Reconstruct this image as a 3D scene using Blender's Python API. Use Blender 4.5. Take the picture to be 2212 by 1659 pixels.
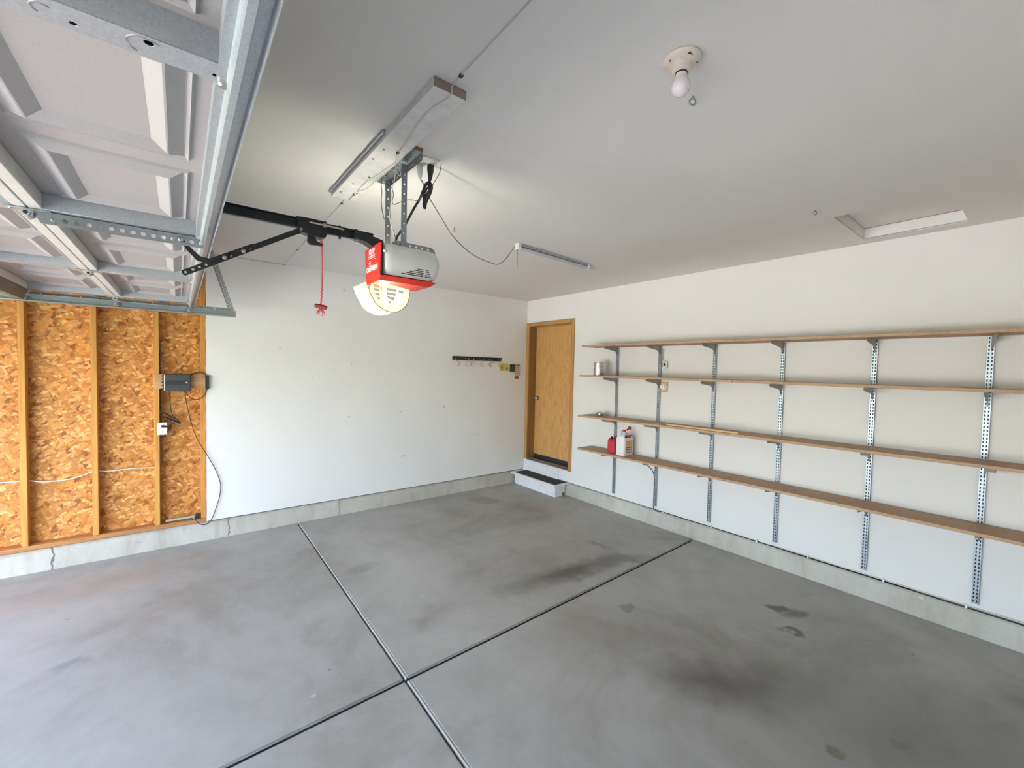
import bpy, bmesh, math, random
from mathutils import Vector, Matrix

for _o in list(bpy.data.objects): bpy.data.objects.remove(_o)
SC = bpy.context.scene
COL = SC.collection
R = math.radians
PI = math.pi
rng = random.Random(7)

# ------------------------------------------------------------------ camera
cam_d = bpy.data.cameras.new('camera')
cam_d.sensor_fit = 'HORIZONTAL'; cam_d.sensor_width = 36.0; cam_d.lens = 14.910
cam_d.clip_start = 0.02; cam_d.clip_end = 500
cam = bpy.data.objects.new('camera', cam_d); COL.objects.link(cam)
_f = Vector((-0.78563151, 0.61761108, -0.0366016)); _r = Vector((0.61722285, 0.78646806, 0.02244893)); _u = Vector((-0.04265069, 0.00495476, 0.99907776))
cam.matrix_world = Matrix(((_r.x, _u.x, -_f.x, 4.99389), (_r.y, _u.y, -_f.y, -4.19667), (_r.z, _u.z, -_f.z, 1.72926), (0, 0, 0, 1)))
SC.camera = cam

# ------------------------------------------------------------------ sky, sun, exposure
SUN_EL, SUN_AZ = R(50), R(72)
W = bpy.data.worlds.new('sky'); SC.world = W; W.use_nodes = True
nt = W.node_tree
sky = nt.nodes.new('ShaderNodeTexSky'); sky.sky_type = 'NISHITA'
sky.sun_disc = False; sky.sun_elevation = SUN_EL; sky.sun_rotation = SUN_AZ
sky.air_density = 1.0; sky.dust_density = 2.5; sky.ozone_density = 1.0; sky.altitude = 300
bg = nt.nodes['Background']; bg.inputs['Strength'].default_value = 0.46
hz = nt.nodes.new('ShaderNodeHueSaturation'); hz.inputs['Saturation'].default_value = 0.80     # thin high cloud
nt.links.new(sky.outputs[0], hz.inputs['Color']); nt.links.new(hz.outputs[0], bg.inputs['Color'])
sun_d = bpy.data.lights.new('sun', 'SUN'); sun_d.energy = 9.0; sun_d.angle = R(0.53); sun_d.color = (1.0, 0.95, 0.88)
sun = bpy.data.objects.new('sun', sun_d); COL.objects.link(sun)
# the sun stands to the side and a little behind the house, so only the driveway is in sun
sd = Vector((math.sin(SUN_AZ) * math.cos(SUN_EL), math.cos(SUN_AZ) * math.cos(SUN_EL), math.sin(SUN_EL)))
sun.rotation_euler = (-sd).to_track_quat('-Z', 'Y').to_euler(); sun.location = (12, 4, 12)
SC.view_settings.view_transform = 'Standard'; SC.view_settings.look = 'None'
SC.view_settings.gamma = 1.0; SC.view_settings.use_curve_mapping = False
SC.view_settings.exposure = 2.60
SC.cycles.max_bounces = 10; SC.cycles.diffuse_bounces = 8; SC.cycles.glossy_bounces = 4
SC.cycles.transmission_bounces = 6; SC.cycles.sample_clamp_indirect = 6.0
SC.cycles.use_denoising = True; SC.cycles.use_adaptive_sampling = True; SC.cycles.adaptive_threshold = 0.02; SC.cycles.caustics_reflective = False; SC.cycles.caustics_refractive = False

# ------------------------------------------------------------------ dimensions (metres; x along the back wall, y towards it, z up)
H = 2.757            # ceiling
FH = 0.180           # concrete curb
XR = 5.80            # right wall
YF = -6.32           # front wall (garage opening)
ZO = 2.06            # top of opening
XC = 2.89            # centre of garage door and opener
DX0, DX1 = 0.45, 5.33

# ------------------------------------------------------------------ materials
MATS = {}
class NT:
    def __init__(s, name):
        s.m = bpy.data.materials.new(name); s.m.use_nodes = True; s.t = s.m.node_tree
        s.b = s.t.nodes['Principled BSDF']; s.x = 0
        s.tc = None
    def n(s, typ, **kw):
        nd = s.t.nodes.new(typ)
        for k, v in kw.items():
            if k.startswith('i_'):
                key = k[2:]
                nd.inputs[int(key) if key.isdigit() else key.replace('_', ' ')].default_value = v
            else: setattr(nd, k, v)
        return nd
    def l(s, a, b): s.t.links.new(a, b)
    def co(s, scale=(1, 1, 1), rot=(0, 0, 0), loc=(0, 0, 0), world=False):
        if world: src = s.n('ShaderNodeNewGeometry').outputs['Position']
        else: src = s.n('ShaderNodeTexCoord').outputs['Object']
        mp = s.n('ShaderNodeMapping'); mp.inputs['Scale'].default_value = scale
        mp.inputs['Rotation'].default_value = rot; mp.inputs['Location'].default_value = loc
        s.l(src, mp.inputs[0]); return mp.outputs[0]
    def noise(s, vec, scale, detail=4, rough=0.5, dist=0):
        nd = s.n('ShaderNodeTexNoise'); nd.inputs['Scale'].default_value = scale
        nd.inputs['Detail'].default_value = detail; nd.inputs['Roughness'].default_value = rough
        nd.inputs['Distortion'].default_value = dist
        s.l(vec, nd.inputs['Vector']); return nd.outputs['Fac']
    def ramp(s, fac, stops):
        nd = s.n('ShaderNodeValToRGB'); el = nd.color_ramp.elements
        while len(el) < len(stops): el.new(0.5)
        for e, (p, c) in zip(el, stops): e.position = p; e.color = (*c, 1) if len(c) == 3 else c
        s.l(fac, nd.inputs[0]); return nd.outputs[0]
    def rng(s, fac, a, b, c=0.0, d=1.0):
        nd = s.n('ShaderNodeMapRange'); nd.inputs[1].default_value = a; nd.inputs[2].default_value = b
        nd.inputs[3].default_value = c; nd.inputs[4].default_value = d
        s.l(fac, nd.inputs[0]); return nd.outputs[0]
    def math(s, op, a, b=None):
        nd = s.n('ShaderNodeMath', operation=op)
        for i, v in enumerate((a, b)):
            if v is None: continue
            if isinstance(v, (int, float)): nd.inputs[i].default_value = v
            else: s.l(v, nd.inputs[i])
        return nd.outputs[0]
    def mix(s, fac, a, b, mode='MIX'):
        nd = s.n('ShaderNodeMix', data_type='RGBA', blend_type=mode)
        for i, v in ((0, fac), (6, a), (7, b)):
            if isinstance(v, (int, float)): nd.inputs[i].default_value = v
            elif isinstance(v, tuple): nd.inputs[i].default_value = (*v, 1) if len(v) == 3 else v
            else: s.l(v, nd.inputs[i])
        return nd.outputs[2]
    def col(s, c): s.l(c, s.b.inputs['Base Color'])
    def bump(s, h, strength=0.2, dist=0.01):
        nd = s.n('ShaderNodeBump'); nd.inputs['Strength'].default_value = strength; nd.inputs['Distance'].default_value = dist
        s.l(h, nd.inputs['Height']); s.l(nd.outputs[0], s.b.inputs['Normal'])

def plain(name, c, rough=0.5, metal=0.0, var=0.06, scale=30, spec=0.5):
    """a slightly mottled procedural surface"""
    if name in MATS: return MATS[name]
    t = NT(name); v = t.co(world=True)
    f = t.noise(v, scale, 3)
    k0, k1 = 1 - var, 1 + var
    t.col(t.ramp(f, [(0.3, tuple(x * k0 for x in c)), (0.7, tuple(min(1, x * k1) for x in c))]))
    t.b.inputs['Roughness'].default_value = rough; t.b.inputs['Metallic'].default_value = metal
    t.b.inputs['Specular IOR Level'].default_value = spec
    MATS[name] = t.m; return t.m

def wall_paint(name, base, marks=True, rough=0.55):
    t = NT(name); v = t.co(world=True)
    f1 = t.noise(v, 0.9, 3, 0.55); f2 = t.noise(v, 5.0, 4, 0.6)
    a = tuple(x * 0.955 for x in base)
    c = t.ramp(f1, [(0.35, a), (0.65, base)])
    c = t.mix(t.rng(f2, 0.55, 0.8, 0, 0.10), c, tuple(x * 0.86 for x in base))
    if marks:
        vo = t.n('ShaderNodeTexVoronoi'); vo.inputs['Scale'].default_value = 3.2; t.l(v, vo.inputs['Vector'])
        sep = t.n('ShaderNodeSeparateColor'); t.l(vo.outputs['Color'], sep.inputs[0])
        dot = t.math('LESS_THAN', vo.outputs['Distance'], 0.016)
        pick = t.math('GREATER_THAN', sep.outputs[0], 0.72)
        c = t.mix(t.math('MULTIPLY', t.math('MULTIPLY', dot, pick), 0.6), c, (0.16, 0.14, 0.12))
        sc = t.noise(t.co((9, 9, 45), (0, 0.25, 0), world=True), 1.0, 6, 0.65)
        c = t.mix(t.rng(sc, 0.71, 0.78, 0, 0.25), c, (0.35, 0.33, 0.31))
    if marks:   # nail holes and scuffs of the left wall: y, z, size along, size up
        for (my, mz, ra, rb) in ((-3.364, 1.882, .014, .006), (-2.722, 2.571, .010, .016), (-2.627, 1.746, .007, .007), (-2.184, 1.718, .007, .007), (-3.93, 1.90, .006, .006), (-3.05, 1.58, .006, .006), (-2.66, 1.13, .030, .005), (-2.02, 1.16, .018, .005), (-1.42, 1.20, .018, .012), (-0.821, 1.463, .010, .010), (-0.92, 1.16, .012, .006), (-0.95, 0.96, .011, .007), (-0.88, 0.79, .045, .004), (-2.05, 1.45, .005, .005), (-1.98, 0.60, .045, .004), (-2.62, .80, .006, .004)):
            mp = t.n('ShaderNodeMapping', vector_type='TEXTURE'); mp.inputs['Location'].default_value = (0, my, mz); mp.inputs['Rotation'].default_value = (R(15 if ra > 2 * rb else 0), 0, 0); mp.inputs['Scale'].default_value = (.05, ra, rb); t.l(v, mp.inputs[0])
            ln = t.n('ShaderNodeVectorMath', operation='LENGTH'); t.l(mp.outputs[0], ln.inputs[0])
            c = t.mix(t.rng(ln.outputs['Value'], 1.0, 0.6, 0, .55), c, (0.14, 0.12, 0.10))
    t.col(c); t.b.inputs['Roughness'].default_value = rough; t.b.inputs['Specular IOR Level'].default_value = 0.3
    t.bump(t.noise(v, 90, 4, 0.6), 0.12, 0.004)
    MATS[name] = t.m; return t.m

def concrete(name, base, stains_and_shade=(), rough=0.6, streaks=False, cracks=()):
    t = NT(name); v = t.co(world=True)
    f1 = t.noise(v, 0.9, 7, 0.66, 0.7); f2 = t.noise(v, 4.0, 6, 0.65); f3 = t.noise(v, 60, 4, 0.7)
    lo = tuple(x * y for x, y in zip(base, (0.70, 0.67, 0.63))); hi = tuple(min(1, x * 1.20) for x in base)
    c = t.ramp(f1, [(0.30, lo), (0.5, base), (0.72, hi)])
    c = t.mix(t.rng(f2, 0.45, 0.75, 0, 0.35), c, tuple(x * y for x, y in zip(base, (0.80, 0.74, 0.66))))
    c = t.mix(t.rng(f3, 0.55, 0.8, 0, 0.25), c, tuple(x * 0.6 for x in base))
    # pits and specks
    pv = t.n('ShaderNodeTexVoronoi'); pv.inputs['Scale'].default_value = 5.5; t.l(v, pv.inputs['Vector'])
    ps = t.n('ShaderNodeSeparateColor'); t.l(pv.outputs['Color'], ps.inputs[0])
    pr = t.math('MULTIPLY', ps.outputs[1], 0.085)
    pm = t.math('MULTIPLY', t.math('LESS_THAN', pv.outputs['Distance'], pr), t.math('GREATER_THAN', ps.outputs[0], 0.62))
    c = t.mix(t.math('MULTIPLY', pm, 0.55), c, t.mix(t.math('GREATER_THAN', ps.outputs[2], 0.8), tuple(x * 0.35 for x in base), tuple(min(1, x * 1.5) for x in base)))
    if streaks:
        sk = t.noise(t.co((5, 5, 1.2), world=True), 1.0, 6, 0.7, 0.3)
        c = t.mix(t.rng(sk, 0.48, 0.72, 0, 0.55), c, tuple(x * y for x, y in zip(base, (0.62, 0.56, 0.44))))
        sk2 = t.noise(t.co((9, 9, 26), world=True), 1.0, 5, 0.7)
        c = t.mix(t.rng(sk2, 0.60, 0.72, 0, 0.5), c, tuple(x * 0.45 for x in base))
        zz = t.n('ShaderNodeSeparateXYZ'); t.l(v, zz.inputs[0])
        edge = t.math('ADD', zz.outputs[2], t.math('MULTIPLY', t.math('SUBTRACT', sk2, 0.5), 0.05))
        c = t.mix(t.rng(edge, 0.155, 0.178, 0, 0.5), c, tuple(x * 0.40 for x in base))
    if stains_and_shade:
        geo = t.n('ShaderNodeNewGeometry').outputs['Position']
        wob = t.n('ShaderNodeTexNoise'); wob.inputs['Scale'].default_value = 7.0; wob.inputs['Detail'].default_value = 4
        t.l(geo, wob.inputs['Vector'])
        sub = t.n('ShaderNodeVectorMath', operation='SUBTRACT'); sub.inputs[1].default_value = (0.5, 0.5, 0.5); t.l(wob.outputs['Color'], sub.inputs[0])
        scl = t.n('ShaderNodeVectorMath', operation='SCALE'); scl.inputs['Scale'].default_value = 0.22; t.l(sub.outputs[0], scl.inputs[0])
        add = t.n('ShaderNodeVectorMath', operation='ADD'); t.l(geo, add.inputs[0]); t.l(scl.outputs[0], add.inputs[1])
        for (x, y, rx, ry, ang, soft, k, sc) in stains_and_shade:
            mp = t.n('ShaderNodeMapping', vector_type='TEXTURE')
            mp.inputs['Location'].default_value = (x, y, 0); mp.inputs['Rotation'].default_value = (0, 0, R(ang)); mp.inputs['Scale'].default_value = (rx, ry, 1000)
            t.l(add.outputs[0], mp.inputs[0])
            ln = t.n('ShaderNodeVectorMath', operation='LENGTH'); t.l(mp.outputs[0], ln.inputs[0])
            c = t.mix(t.rng(ln.outputs['Value'], 1.0, 1.0 - soft, 0, k), c, sc)
    if cracks:
        cv = t.noise(v, 14, 4, 0.6)
        for (axis, pos, w) in cracks:
            sp = t.n('ShaderNodeSeparateXYZ'); t.l(t.n('ShaderNodeNewGeometry').outputs['Position'], sp.inputs[0])
            d = t.math('SUBTRACT', sp.outputs[axis], pos)
            d = t.math('ABSOLUTE', t.math('ADD', d, t.math('MULTIPLY', t.math('SUBTRACT', cv, 0.5), 0.07)))
            c = t.mix(t.rng(d, w, w * 0.3, 0, 0.8), c, (0.06, 0.065, 0.07))
    t.col(c); t.b.inputs['Roughness'].default_value = rough; t.b.inputs['Specular IOR Level'].default_value = 0.35
    r = t.rng(f2, 0.3, 0.7, rough - 0.12, rough + 0.1); t.l(r, t.b.inputs['Roughness'])
    t.bump(t.mix(0.5, f2, f3), 0.15, 0.006)
    MATS[name] = t.m; return t.m

def wood(name, lo, hi, axis=2, scale=1.0, rough=0.6, knots=True):
    t = NT(name); s = [26, 26, 26]; s[axis] = 1.3
    v = t.co(tuple(x * scale for x in s), world=True)
    g = t.noise(v, 1.0, 6, 0.6, 0.8)
    c = t.ramp(g, [(0.32, lo), (0.6, hi)])
    if knots:
        s2 = [9, 9, 9]; s2[axis] = 4.0
        vo = t.n('ShaderNodeTexVoronoi'); vo.inputs['Scale'].default_value = 1.0; t.l(t.co(tuple(s2), world=True), vo.inputs['Vector'])
        c = t.mix(t.rng(vo.outputs['Distance'], 0.16, 0.06, 0, 0.5), c, tuple(x * 0.45 for x in lo))
    t.col(c); t.b.inputs['Roughness'].default_value = rough; t.b.inputs['Specular IOR Level'].default_value = 0.25
    t.bump(g, 0.12, 0.003)
    MATS[name] = t.m; return t.m

def oak(name):
    t = NT(name)
    v = t.co((1, 1, 0.16), world=True)
    n0 = t.noise(v, 7.0, 3, 0.5)
    rings = t.math('FRACT', t.math('MULTIPLY', n0, 11.0))
    fine = t.noise(t.co((150, 150, 5), world=True), 1.0, 4, 0.65)
    c = t.ramp(rings, [(0.0, (0.60, 0.325, 0.105)), (0.35, (0.68, 0.385, 0.14)), (0.8, (0.64, 0.355, 0.12)), (1.0, (0.50, 0.25, 0.07))])
    c = t.mix(t.rng(fine, 0.35, 0.65, 0.45, 0), c, (0.44, 0.21, 0.06))
    t.col(c); t.b.inputs['Roughness'].default_value = 0.42
    t.bump(fine, 0.05, 0.002); MATS[name] = t.m; return t.m

def osb(name):
    """oriented strand board on a wall in the y-z plane: many layers of turned, stretched chips"""
    t = NT(name)
    pos = t.n('ShaderNodeNewGeometry').outputs['Position']
    wob = t.n('ShaderNodeTexNoise'); wob.inputs['Scale'].default_value = 12; wob.inputs['Detail'].default_value = 3; t.l(pos, wob.inputs['Vector'])
    sub = t.n('ShaderNodeVectorMath', operation='SUBTRACT'); sub.inputs[1].default_value = (0.5, 0.5, 0.5); t.l(wob.outputs['Color'], sub.inputs[0])
    scl = t.n('ShaderNodeVectorMath', operation='SCALE'); scl.inputs['Scale'].default_value = 0.022; t.l(sub.outputs[0], scl.inputs[0])
    add = t.n('ShaderNodeVectorMath', operation='ADD'); t.l(pos, add.inputs[0]); t.l(scl.outputs[0], add.inputs[1])
    base = t.ramp(t.noise(pos, 25, 5, 0.65), [(0.3, (0.38, 0.135, 0.022)), (0.5, (0.50, 0.195, 0.036)), (0.7, (0.57, 0.25, 0.052))])
    c = base
    tones = [tuple((q[0] * 0.88, q[1] * 0.60, q[2] * 0.34)) for q in [(0.60, 0.35, 0.125), (0.72, 0.46, 0.20), (0.46, 0.21, 0.065), (0.86, 0.68, 0.42), (0.30, 0.12, 0.035), (0.70, 0.45, 0.19), (0.28, 0.11, 0.03), (0.88, 0.72, 0.48)]]
    for i, ang in enumerate((20, 75, -35, 50, -70, 5, 105, -15, 62, -50)):
        mp = t.n('ShaderNodeMapping'); mp.inputs['Rotation'].default_value = (R(ang), 0, 0)
        mp.inputs['Location'].default_value = (0, i * 3.7, i * 1.9); t.l(add.outputs[0], mp.inputs[0])
        m2 = t.n('ShaderNodeMapping'); m2.inputs['Scale'].default_value = (0, 11.0 + 2.6 * (i % 4), 30 + 11 * (i % 3)); t.l(mp.outputs[0], m2.inputs[0])
        vo = t.n('ShaderNodeTexVoronoi'); vo.inputs['Scale'].default_value = 1.0; vo.inputs['Randomness'].default_value = 1.0; t.l(m2.outputs[0], vo.inputs['Vector'])
        sp = t.n('ShaderNodeSeparateColor'); t.l(vo.outputs['Color'], sp.inputs[0])
        mask = t.math('MULTIPLY', t.math('GREATER_THAN', sp.outputs[0], 0.62 if i not in (4, 6) else 0.86), t.math('LESS_THAN', vo.outputs['Distance'], 0.55))
        tone = t.mix(sp.outputs[1], tuple(x * 0.72 for x in tones[i % 8]), tuple(min(1, x * 1.28) for x in tones[i % 8]))
        c = t.mix(t.math('MULTIPLY', mask, 0.80), c, tone)
    sv = t.n('ShaderNodeTexVoronoi'); sv.inputs['Scale'].default_value = 26; t.l(add.outputs[0], sv.inputs['Vector'])
    ss = t.n('ShaderNodeSeparateColor'); t.l(sv.outputs['Color'], ss.inputs[0])
    spot = t.math('MULTIPLY', t.math('LESS_THAN', sv.outputs['Distance'], 0.42), t.math('GREATER_THAN', ss.outputs[0], 0.80))
    c = t.mix(t.math('MULTIPLY', spot, 0.65), c, (0.20, 0.055, 0.012))
    gr = t.noise(t.co((60, 60, 60), world=True), 1.0, 4, 0.7)
    c = t.mix(t.rng(gr, 0.35, 0.6, 0.35, 0), c, (0.30, 0.13, 0.035))
    t.col(c); t.b.inputs['Roughness'].default_value = 0.55; t.b.inputs['Specular IOR Level'].default_value = 0.3
    t.bump(gr, 0.2, 0.004); MATS[name] = t.m; return t.m

def galv(name, c=(0.56, 0.60, 0.63), rough=0.42, metal=0.75):
    t = NT(name); v = t.co(world=True)
    vo = t.n('ShaderNodeTexVoronoi'); vo.inputs['Scale'].default_value = 260; t.l(v, vo.inputs['Vector'])
    sp = t.n('ShaderNodeSeparateColor'); t.l(vo.outputs['Color'], sp.inputs[0])
    f = t.noise(v, 9, 4, 0.6)
    cc = t.mix(sp.outputs[0], tuple(x * 0.90 for x in c), tuple(min(1, x * 1.06) for x in c))
    cc = t.mix(t.rng(f, 0.5, 0.75, 0, 0.25), cc, tuple(x * 0.75 for x in c))
    t.col(cc); t.b.inputs['Metallic'].default_value = metal
    t.l(t.rng(sp.outputs[1], 0, 1, rough - 0.07, rough + 0.08), t.b.inputs['Roughness'])
    MATS[name] = t.m; return t.m

def particle(name):
    t = NT(name); v = t.co(world=True)
    a = t.noise(v, 160, 3, 0.7); b = t.noise(v, 3, 4, 0.6)
    c = t.ramp(a, [(0.3, (0.37, 0.235, 0.140)), (0.55, (0.51, 0.345, 0.215)), (0.75, (0.58, 0.415, 0.28))])
    c = t.mix(t.rng(b, 0.45, 0.75, 0, 0.45), c, (0.34, 0.20, 0.12))
    t.col(c); t.b.inputs['Roughness'].default_value = 0.6; t.b.inputs['Specular IOR Level'].default_value = 0.25
    t.bump(a, 0.08, 0.002); MATS[name] = t.m; return t.m

M_WALL = wall_paint('wall paint', (0.785, 0.775, 0.760))
M_WALLB = wall_paint('back wall paint', (0.775, 0.765, 0.750), marks=False)
M_CEIL = wall_paint('ceiling paint', (0.74, 0.715, 0.695), marks=False, rough=0.7)
ST = [  # stains and broad patches on the slab, one painting light falloff: x, y, radius x, radius y, turn, softness, strength, colour
    (2.52, -1.55, 0.16, 0.85, -8, 0.9, 0.80, (0.05, 0.046, 0.042)), (2.35, -1.65, 0.45, 0.9, -12, 1.0, 0.35, (0.16, 0.135, 0.11)), (2.62, -1.0, 0.10, 0.5, -30, 0.8, 0.45, (0.10, 0.09, 0.08)),
    (3.92, -1.84, 0.50, 0.27, 38, 1.0, 0.88, (0.075, 0.052, 0.036)), (3.55, -1.75, 0.75, 0.38, 25, 1.0, 0.40, (0.16, 0.13, 0.105)), (4.02, -1.70, 0.5, 0.22, 50, 0.9, 0.40, (0.10, 0.085, 0.07)),
    (3.80, -0.72, 0.11, 0.05, 20, 0.5, 0.75, (0.05, 0.05, 0.06)), (3.92, -0.70, 0.12, 0.06, 70, 0.6, 0.65, (0.06, 0.06, 0.065)), (3.98, -0.96, 0.09, 0.04, 10, 0.5, 0.75, (0.05, 0.05, 0.05)),
    (1.43, -2.95, 0.10, 0.19, 8, 0.55, 0.55, (0.12, 0.115, 0.11)), (2.42, -2.86, 0.13, 0.2, 15, 0.9, 0.45, (0.16, 0.13, 0.13)),
    (1.64, -4.69, 0.06, 0.15, -12, 0.7, 0.45, (0.17, 0.18, 0.20)), (4.46, -1.82, 0.055, 0.035, 40, 0.3, 0.75, (0.17, 0.115, 0.06)), (4.63, -1.52, 0.07, 0.045, 35, 0.4, 0.5, (0.18, 0.14, 0.09)),
    (1.0, -1.0, 0.55, 0.85, 20, 1.0, 0.30, (0.17, 0.145, 0.11)), (0.46, -1.08, 0.22, 0.20, 0, 0.4, 0.35, (0.12, 0.11, 0.10)), (1.6, -2.7, 1.2, 0.45, 10, 1.0, 0.75, (0.46, 0.45, 0.42)),
    (0.33, -4.1, 0.06, 0.17, 14, 0.6, 0.5, (0.36, 0.28, 0.22)), (0.55, -4.6, 0.28, 0.85, 10, 0.9, 0.55, (0.35, 0.285, 0.23)), (1.25, -4.2, 0.35, 0.6, 25, 1.0, 0.35, (0.30, 0.255, 0.21)), (3.0, -2.0, 0.3, 0.5, 40, 1.0, 0.35, (0.27, 0.215, 0.18)), (3.25, -2.6, 0.4, 0.25, 10, 1.0, 0.35, (0.42, 0.40, 0.37)), (3.95, -0.32, 0.06, 0.05, 0, 0.25, 0.4, (0.46, 0.45, 0.43)),
    (3.13, -1.64, 0.09, 0.06, 60, 0.4, 0.5, (0.12, 0.115, 0.11)), (2.26, -0.92, 0.13, 0.045, 0, 0.4, 0.5, (0.19, 0.17, 0.145)), (3.1, -2.25, 0.55, 0.4, 30, 1.0, 0.25, (0.24, 0.21, 0.18)),
    (4.7, -1.5, 1.3, 0.9, 35, 1.0, 0.75, (0.17, 0.165, 0.15)), (1.0, -3.6, 0.9, 0.5, 0, 1.0, 0.25, (0.25, 0.23, 0.21)),  # first entry darkens the right of the slab, painting in the light falloff
    (0.24, -0.33, 0.05, 0.05, 0, 0.5, 0.5, (0.48, 0.45, 0.36)), (4.2, -3.0, 1.3, 0.7, 20, 1.0, 0.25, (0.34, 0.35, 0.36)),
]
M_FLOOR = concrete('floor concrete', (0.375, 0.366, 0.342), ST, rough=0.52)
M_JOINT = plain('joint filler', (0.045, 0.045, 0.05), 0.9)
M_CURB = concrete('curb concrete', (0.50, 0.482, 0.43), rough=0.75, streaks=True, cracks=((1, -5.02, 0.012), (1, -3.815, 0.006), (1, -2.755, 0.004)))
M_DRIVE = concrete('driveway concrete', (0.52, 0.50, 0.47), rough=0.8)
M_LAWN = plain('lawn grass', (0.10, 0.16, 0.04), 0.9, var=0.4, scale=6)
M_OSB = osb('strand board')
M_STUD = wood('pine stud', (0.44, 0.20, 0.045), (0.62, 0.32, 0.085), 2)
M_SILL = wood('treated sill plate', (0.34, 0.14, 0.05), (0.48, 0.225, 0.085), 1)
M_BLOCK = wood('board grain across', (0.46, 0.25, 0.11), (0.60, 0.36, 0.19), 1)
M_OAK = oak('oak veneer')
M_TRIM = wood('oak trim', (0.36, 0.19, 0.065), (0.50, 0.285, 0.105), 2, 1.5, 0.45, False)
M_TRIMX = wood('oak trim across', (0.36, 0.19, 0.065), (0.50, 0.285, 0.105), 0, 1.5, 0.45, False)
M_JAMB = wood('shaded oak jamb', (0.22, 0.105, 0.036), (0.32, 0.165, 0.06), 2, 1.5, 0.45, False)  # trim oak darkened, shade of the door reveal put into the colour
M_SHELF = particle('particle board')
M_DOWEL = wood('light wood strip', (0.52, 0.32, 0.14), (0.68, 0.46, 0.25), 0)
M_GALV = galv('galvanized steel')
M_GALVB = galv('bright galvanized strip', (0.40, 0.44, 0.48), 0.40, 0.75)
M_HANG = galv('grey galvanized angle', (0.32, 0.345, 0.365), 0.45, 0.7)
M_STILE = galv('galvanized stile', (0.50, 0.525, 0.56), 0.45, 0.6)
M_BRKT = galv('dull bracket steel', (0.40, 0.385, 0.36), 0.5, 0.6)
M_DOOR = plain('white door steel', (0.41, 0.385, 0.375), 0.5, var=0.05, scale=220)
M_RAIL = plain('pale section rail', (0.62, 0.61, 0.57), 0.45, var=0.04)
M_OLIVE = plain('olive strut paint', (0.17, 0.145, 0.105), 0.55)
M_BLACK = plain('black steel', (0.012, 0.013, 0.015), 0.38, spec=0.5)
M_BLKPL = plain('black plastic', (0.022, 0.023, 0.026), 0.5)
M_CHARC = plain('charcoal plastic', (0.045, 0.047, 0.05), 0.5, var=0.1, scale=60)
M_RED = plain('red plastic', (0.66, 0.035, 0.022), 0.38)
M_REDD = plain('dark red plastic', (0.30, 0.022, 0.026), 0.45)
M_REDCAN = plain('red fuel can plastic', (0.52, 0.030, 0.048), 0.4)
M_ROPE = plain('red rope', (0.62, 0.10, 0.12), 0.8, var=0.35, scale=260)
M_SILV = plain('silver plastic', (0.69, 0.69, 0.67), 0.33, metal=0.10, var=0.05, scale=12)
M_WHITE = plain('white plastic', (0.78, 0.78, 0.79), 0.45, var=0.02)
M_CREAM = plain('cream porcelain', (0.70, 0.62, 0.53), 0.3, var=0.03)
M_PAINT = plain('chipped white paint', (0.74, 0.735, 0.73), 0.5, var=0.08, scale=14)
M_FIXT = plain('dusty white enamel', (0.70, 0.675, 0.665), 0.5, var=0.10, scale=16)
M_FIXB = plain('brown fixture end', (0.30, 0.21, 0.19), 0.6)
M_MAT = plain('black grip mat', (0.022, 0.024, 0.03), 0.85, var=0.4, scale=120)
M_ALU = plain('worn threshold metal', (0.26, 0.225, 0.185), 0.45, metal=0.5, var=0.25, scale=40)
M_CHROME = plain('satin nickel', (0.55, 0.50, 0.46), 0.28, metal=1.0)
M_TIN = galv('tin can metal', (0.62, 0.61, 0.60), 0.3, 0.95)
M_YEL = plain('yellow sticker paper', (0.62, 0.52, 0.13), 0.6)
M_PAPER = plain('pale notice paper', (0.55, 0.46, 0.37), 0.7, var=0.2, scale=60)
M_PAPRED = plain('rust red notice print', (0.32, 0.12, 0.055), 0.7)
M_INK = plain('dark ink', (0.06, 0.05, 0.03), 0.7)
M_COPPER = plain('orange coated hook', (0.62, 0.27, 0.12), 0.45)
M_TAN = plain('almond dial plate', (0.60, 0.40, 0.16), 0.5)
M_CABW = plain('white cable sheath', (0.62, 0.60, 0.54), 0.6)
M_CABG = plain('grey cable sheath', (0.20, 0.18, 0.15), 0.6)
M_CABB = plain('black cable sheath', (0.02, 0.02, 0.021), 0.5)
M_TAPE = plain('tan joint tape', (0.50, 0.42, 0.30), 0.8)
M_PINK = plain('torn pink drywall edge', (0.66, 0.36, 0.31), 0.8, var=0.2, scale=40)
M_LABO = plain('orange label print', (0.74, 0.36, 0.10), 0.5)
M_LABY = plain('yellow label print', (0.72, 0.55, 0.10), 0.5)
M_LABR = plain('red label print', (0.45, 0.09, 0.04), 0.5)
M_LABP = plain('pink label print', (0.62, 0.30, 0.22), 0.5)
M_TUBE = plain('milky tube cover', (0.56, 0.54, 0.60), 0.35, var=0.02)
M_BULB = plain('frosted bulb glass', (0.74, 0.69, 0.71), 0.18, var=0.01)
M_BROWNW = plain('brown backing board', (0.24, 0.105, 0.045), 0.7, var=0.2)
M_DUST = plain('dull crumpled foil', (0.38, 0.36, 0.33), 0.35, metal=0.8, var=0.3, scale=80)

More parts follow.
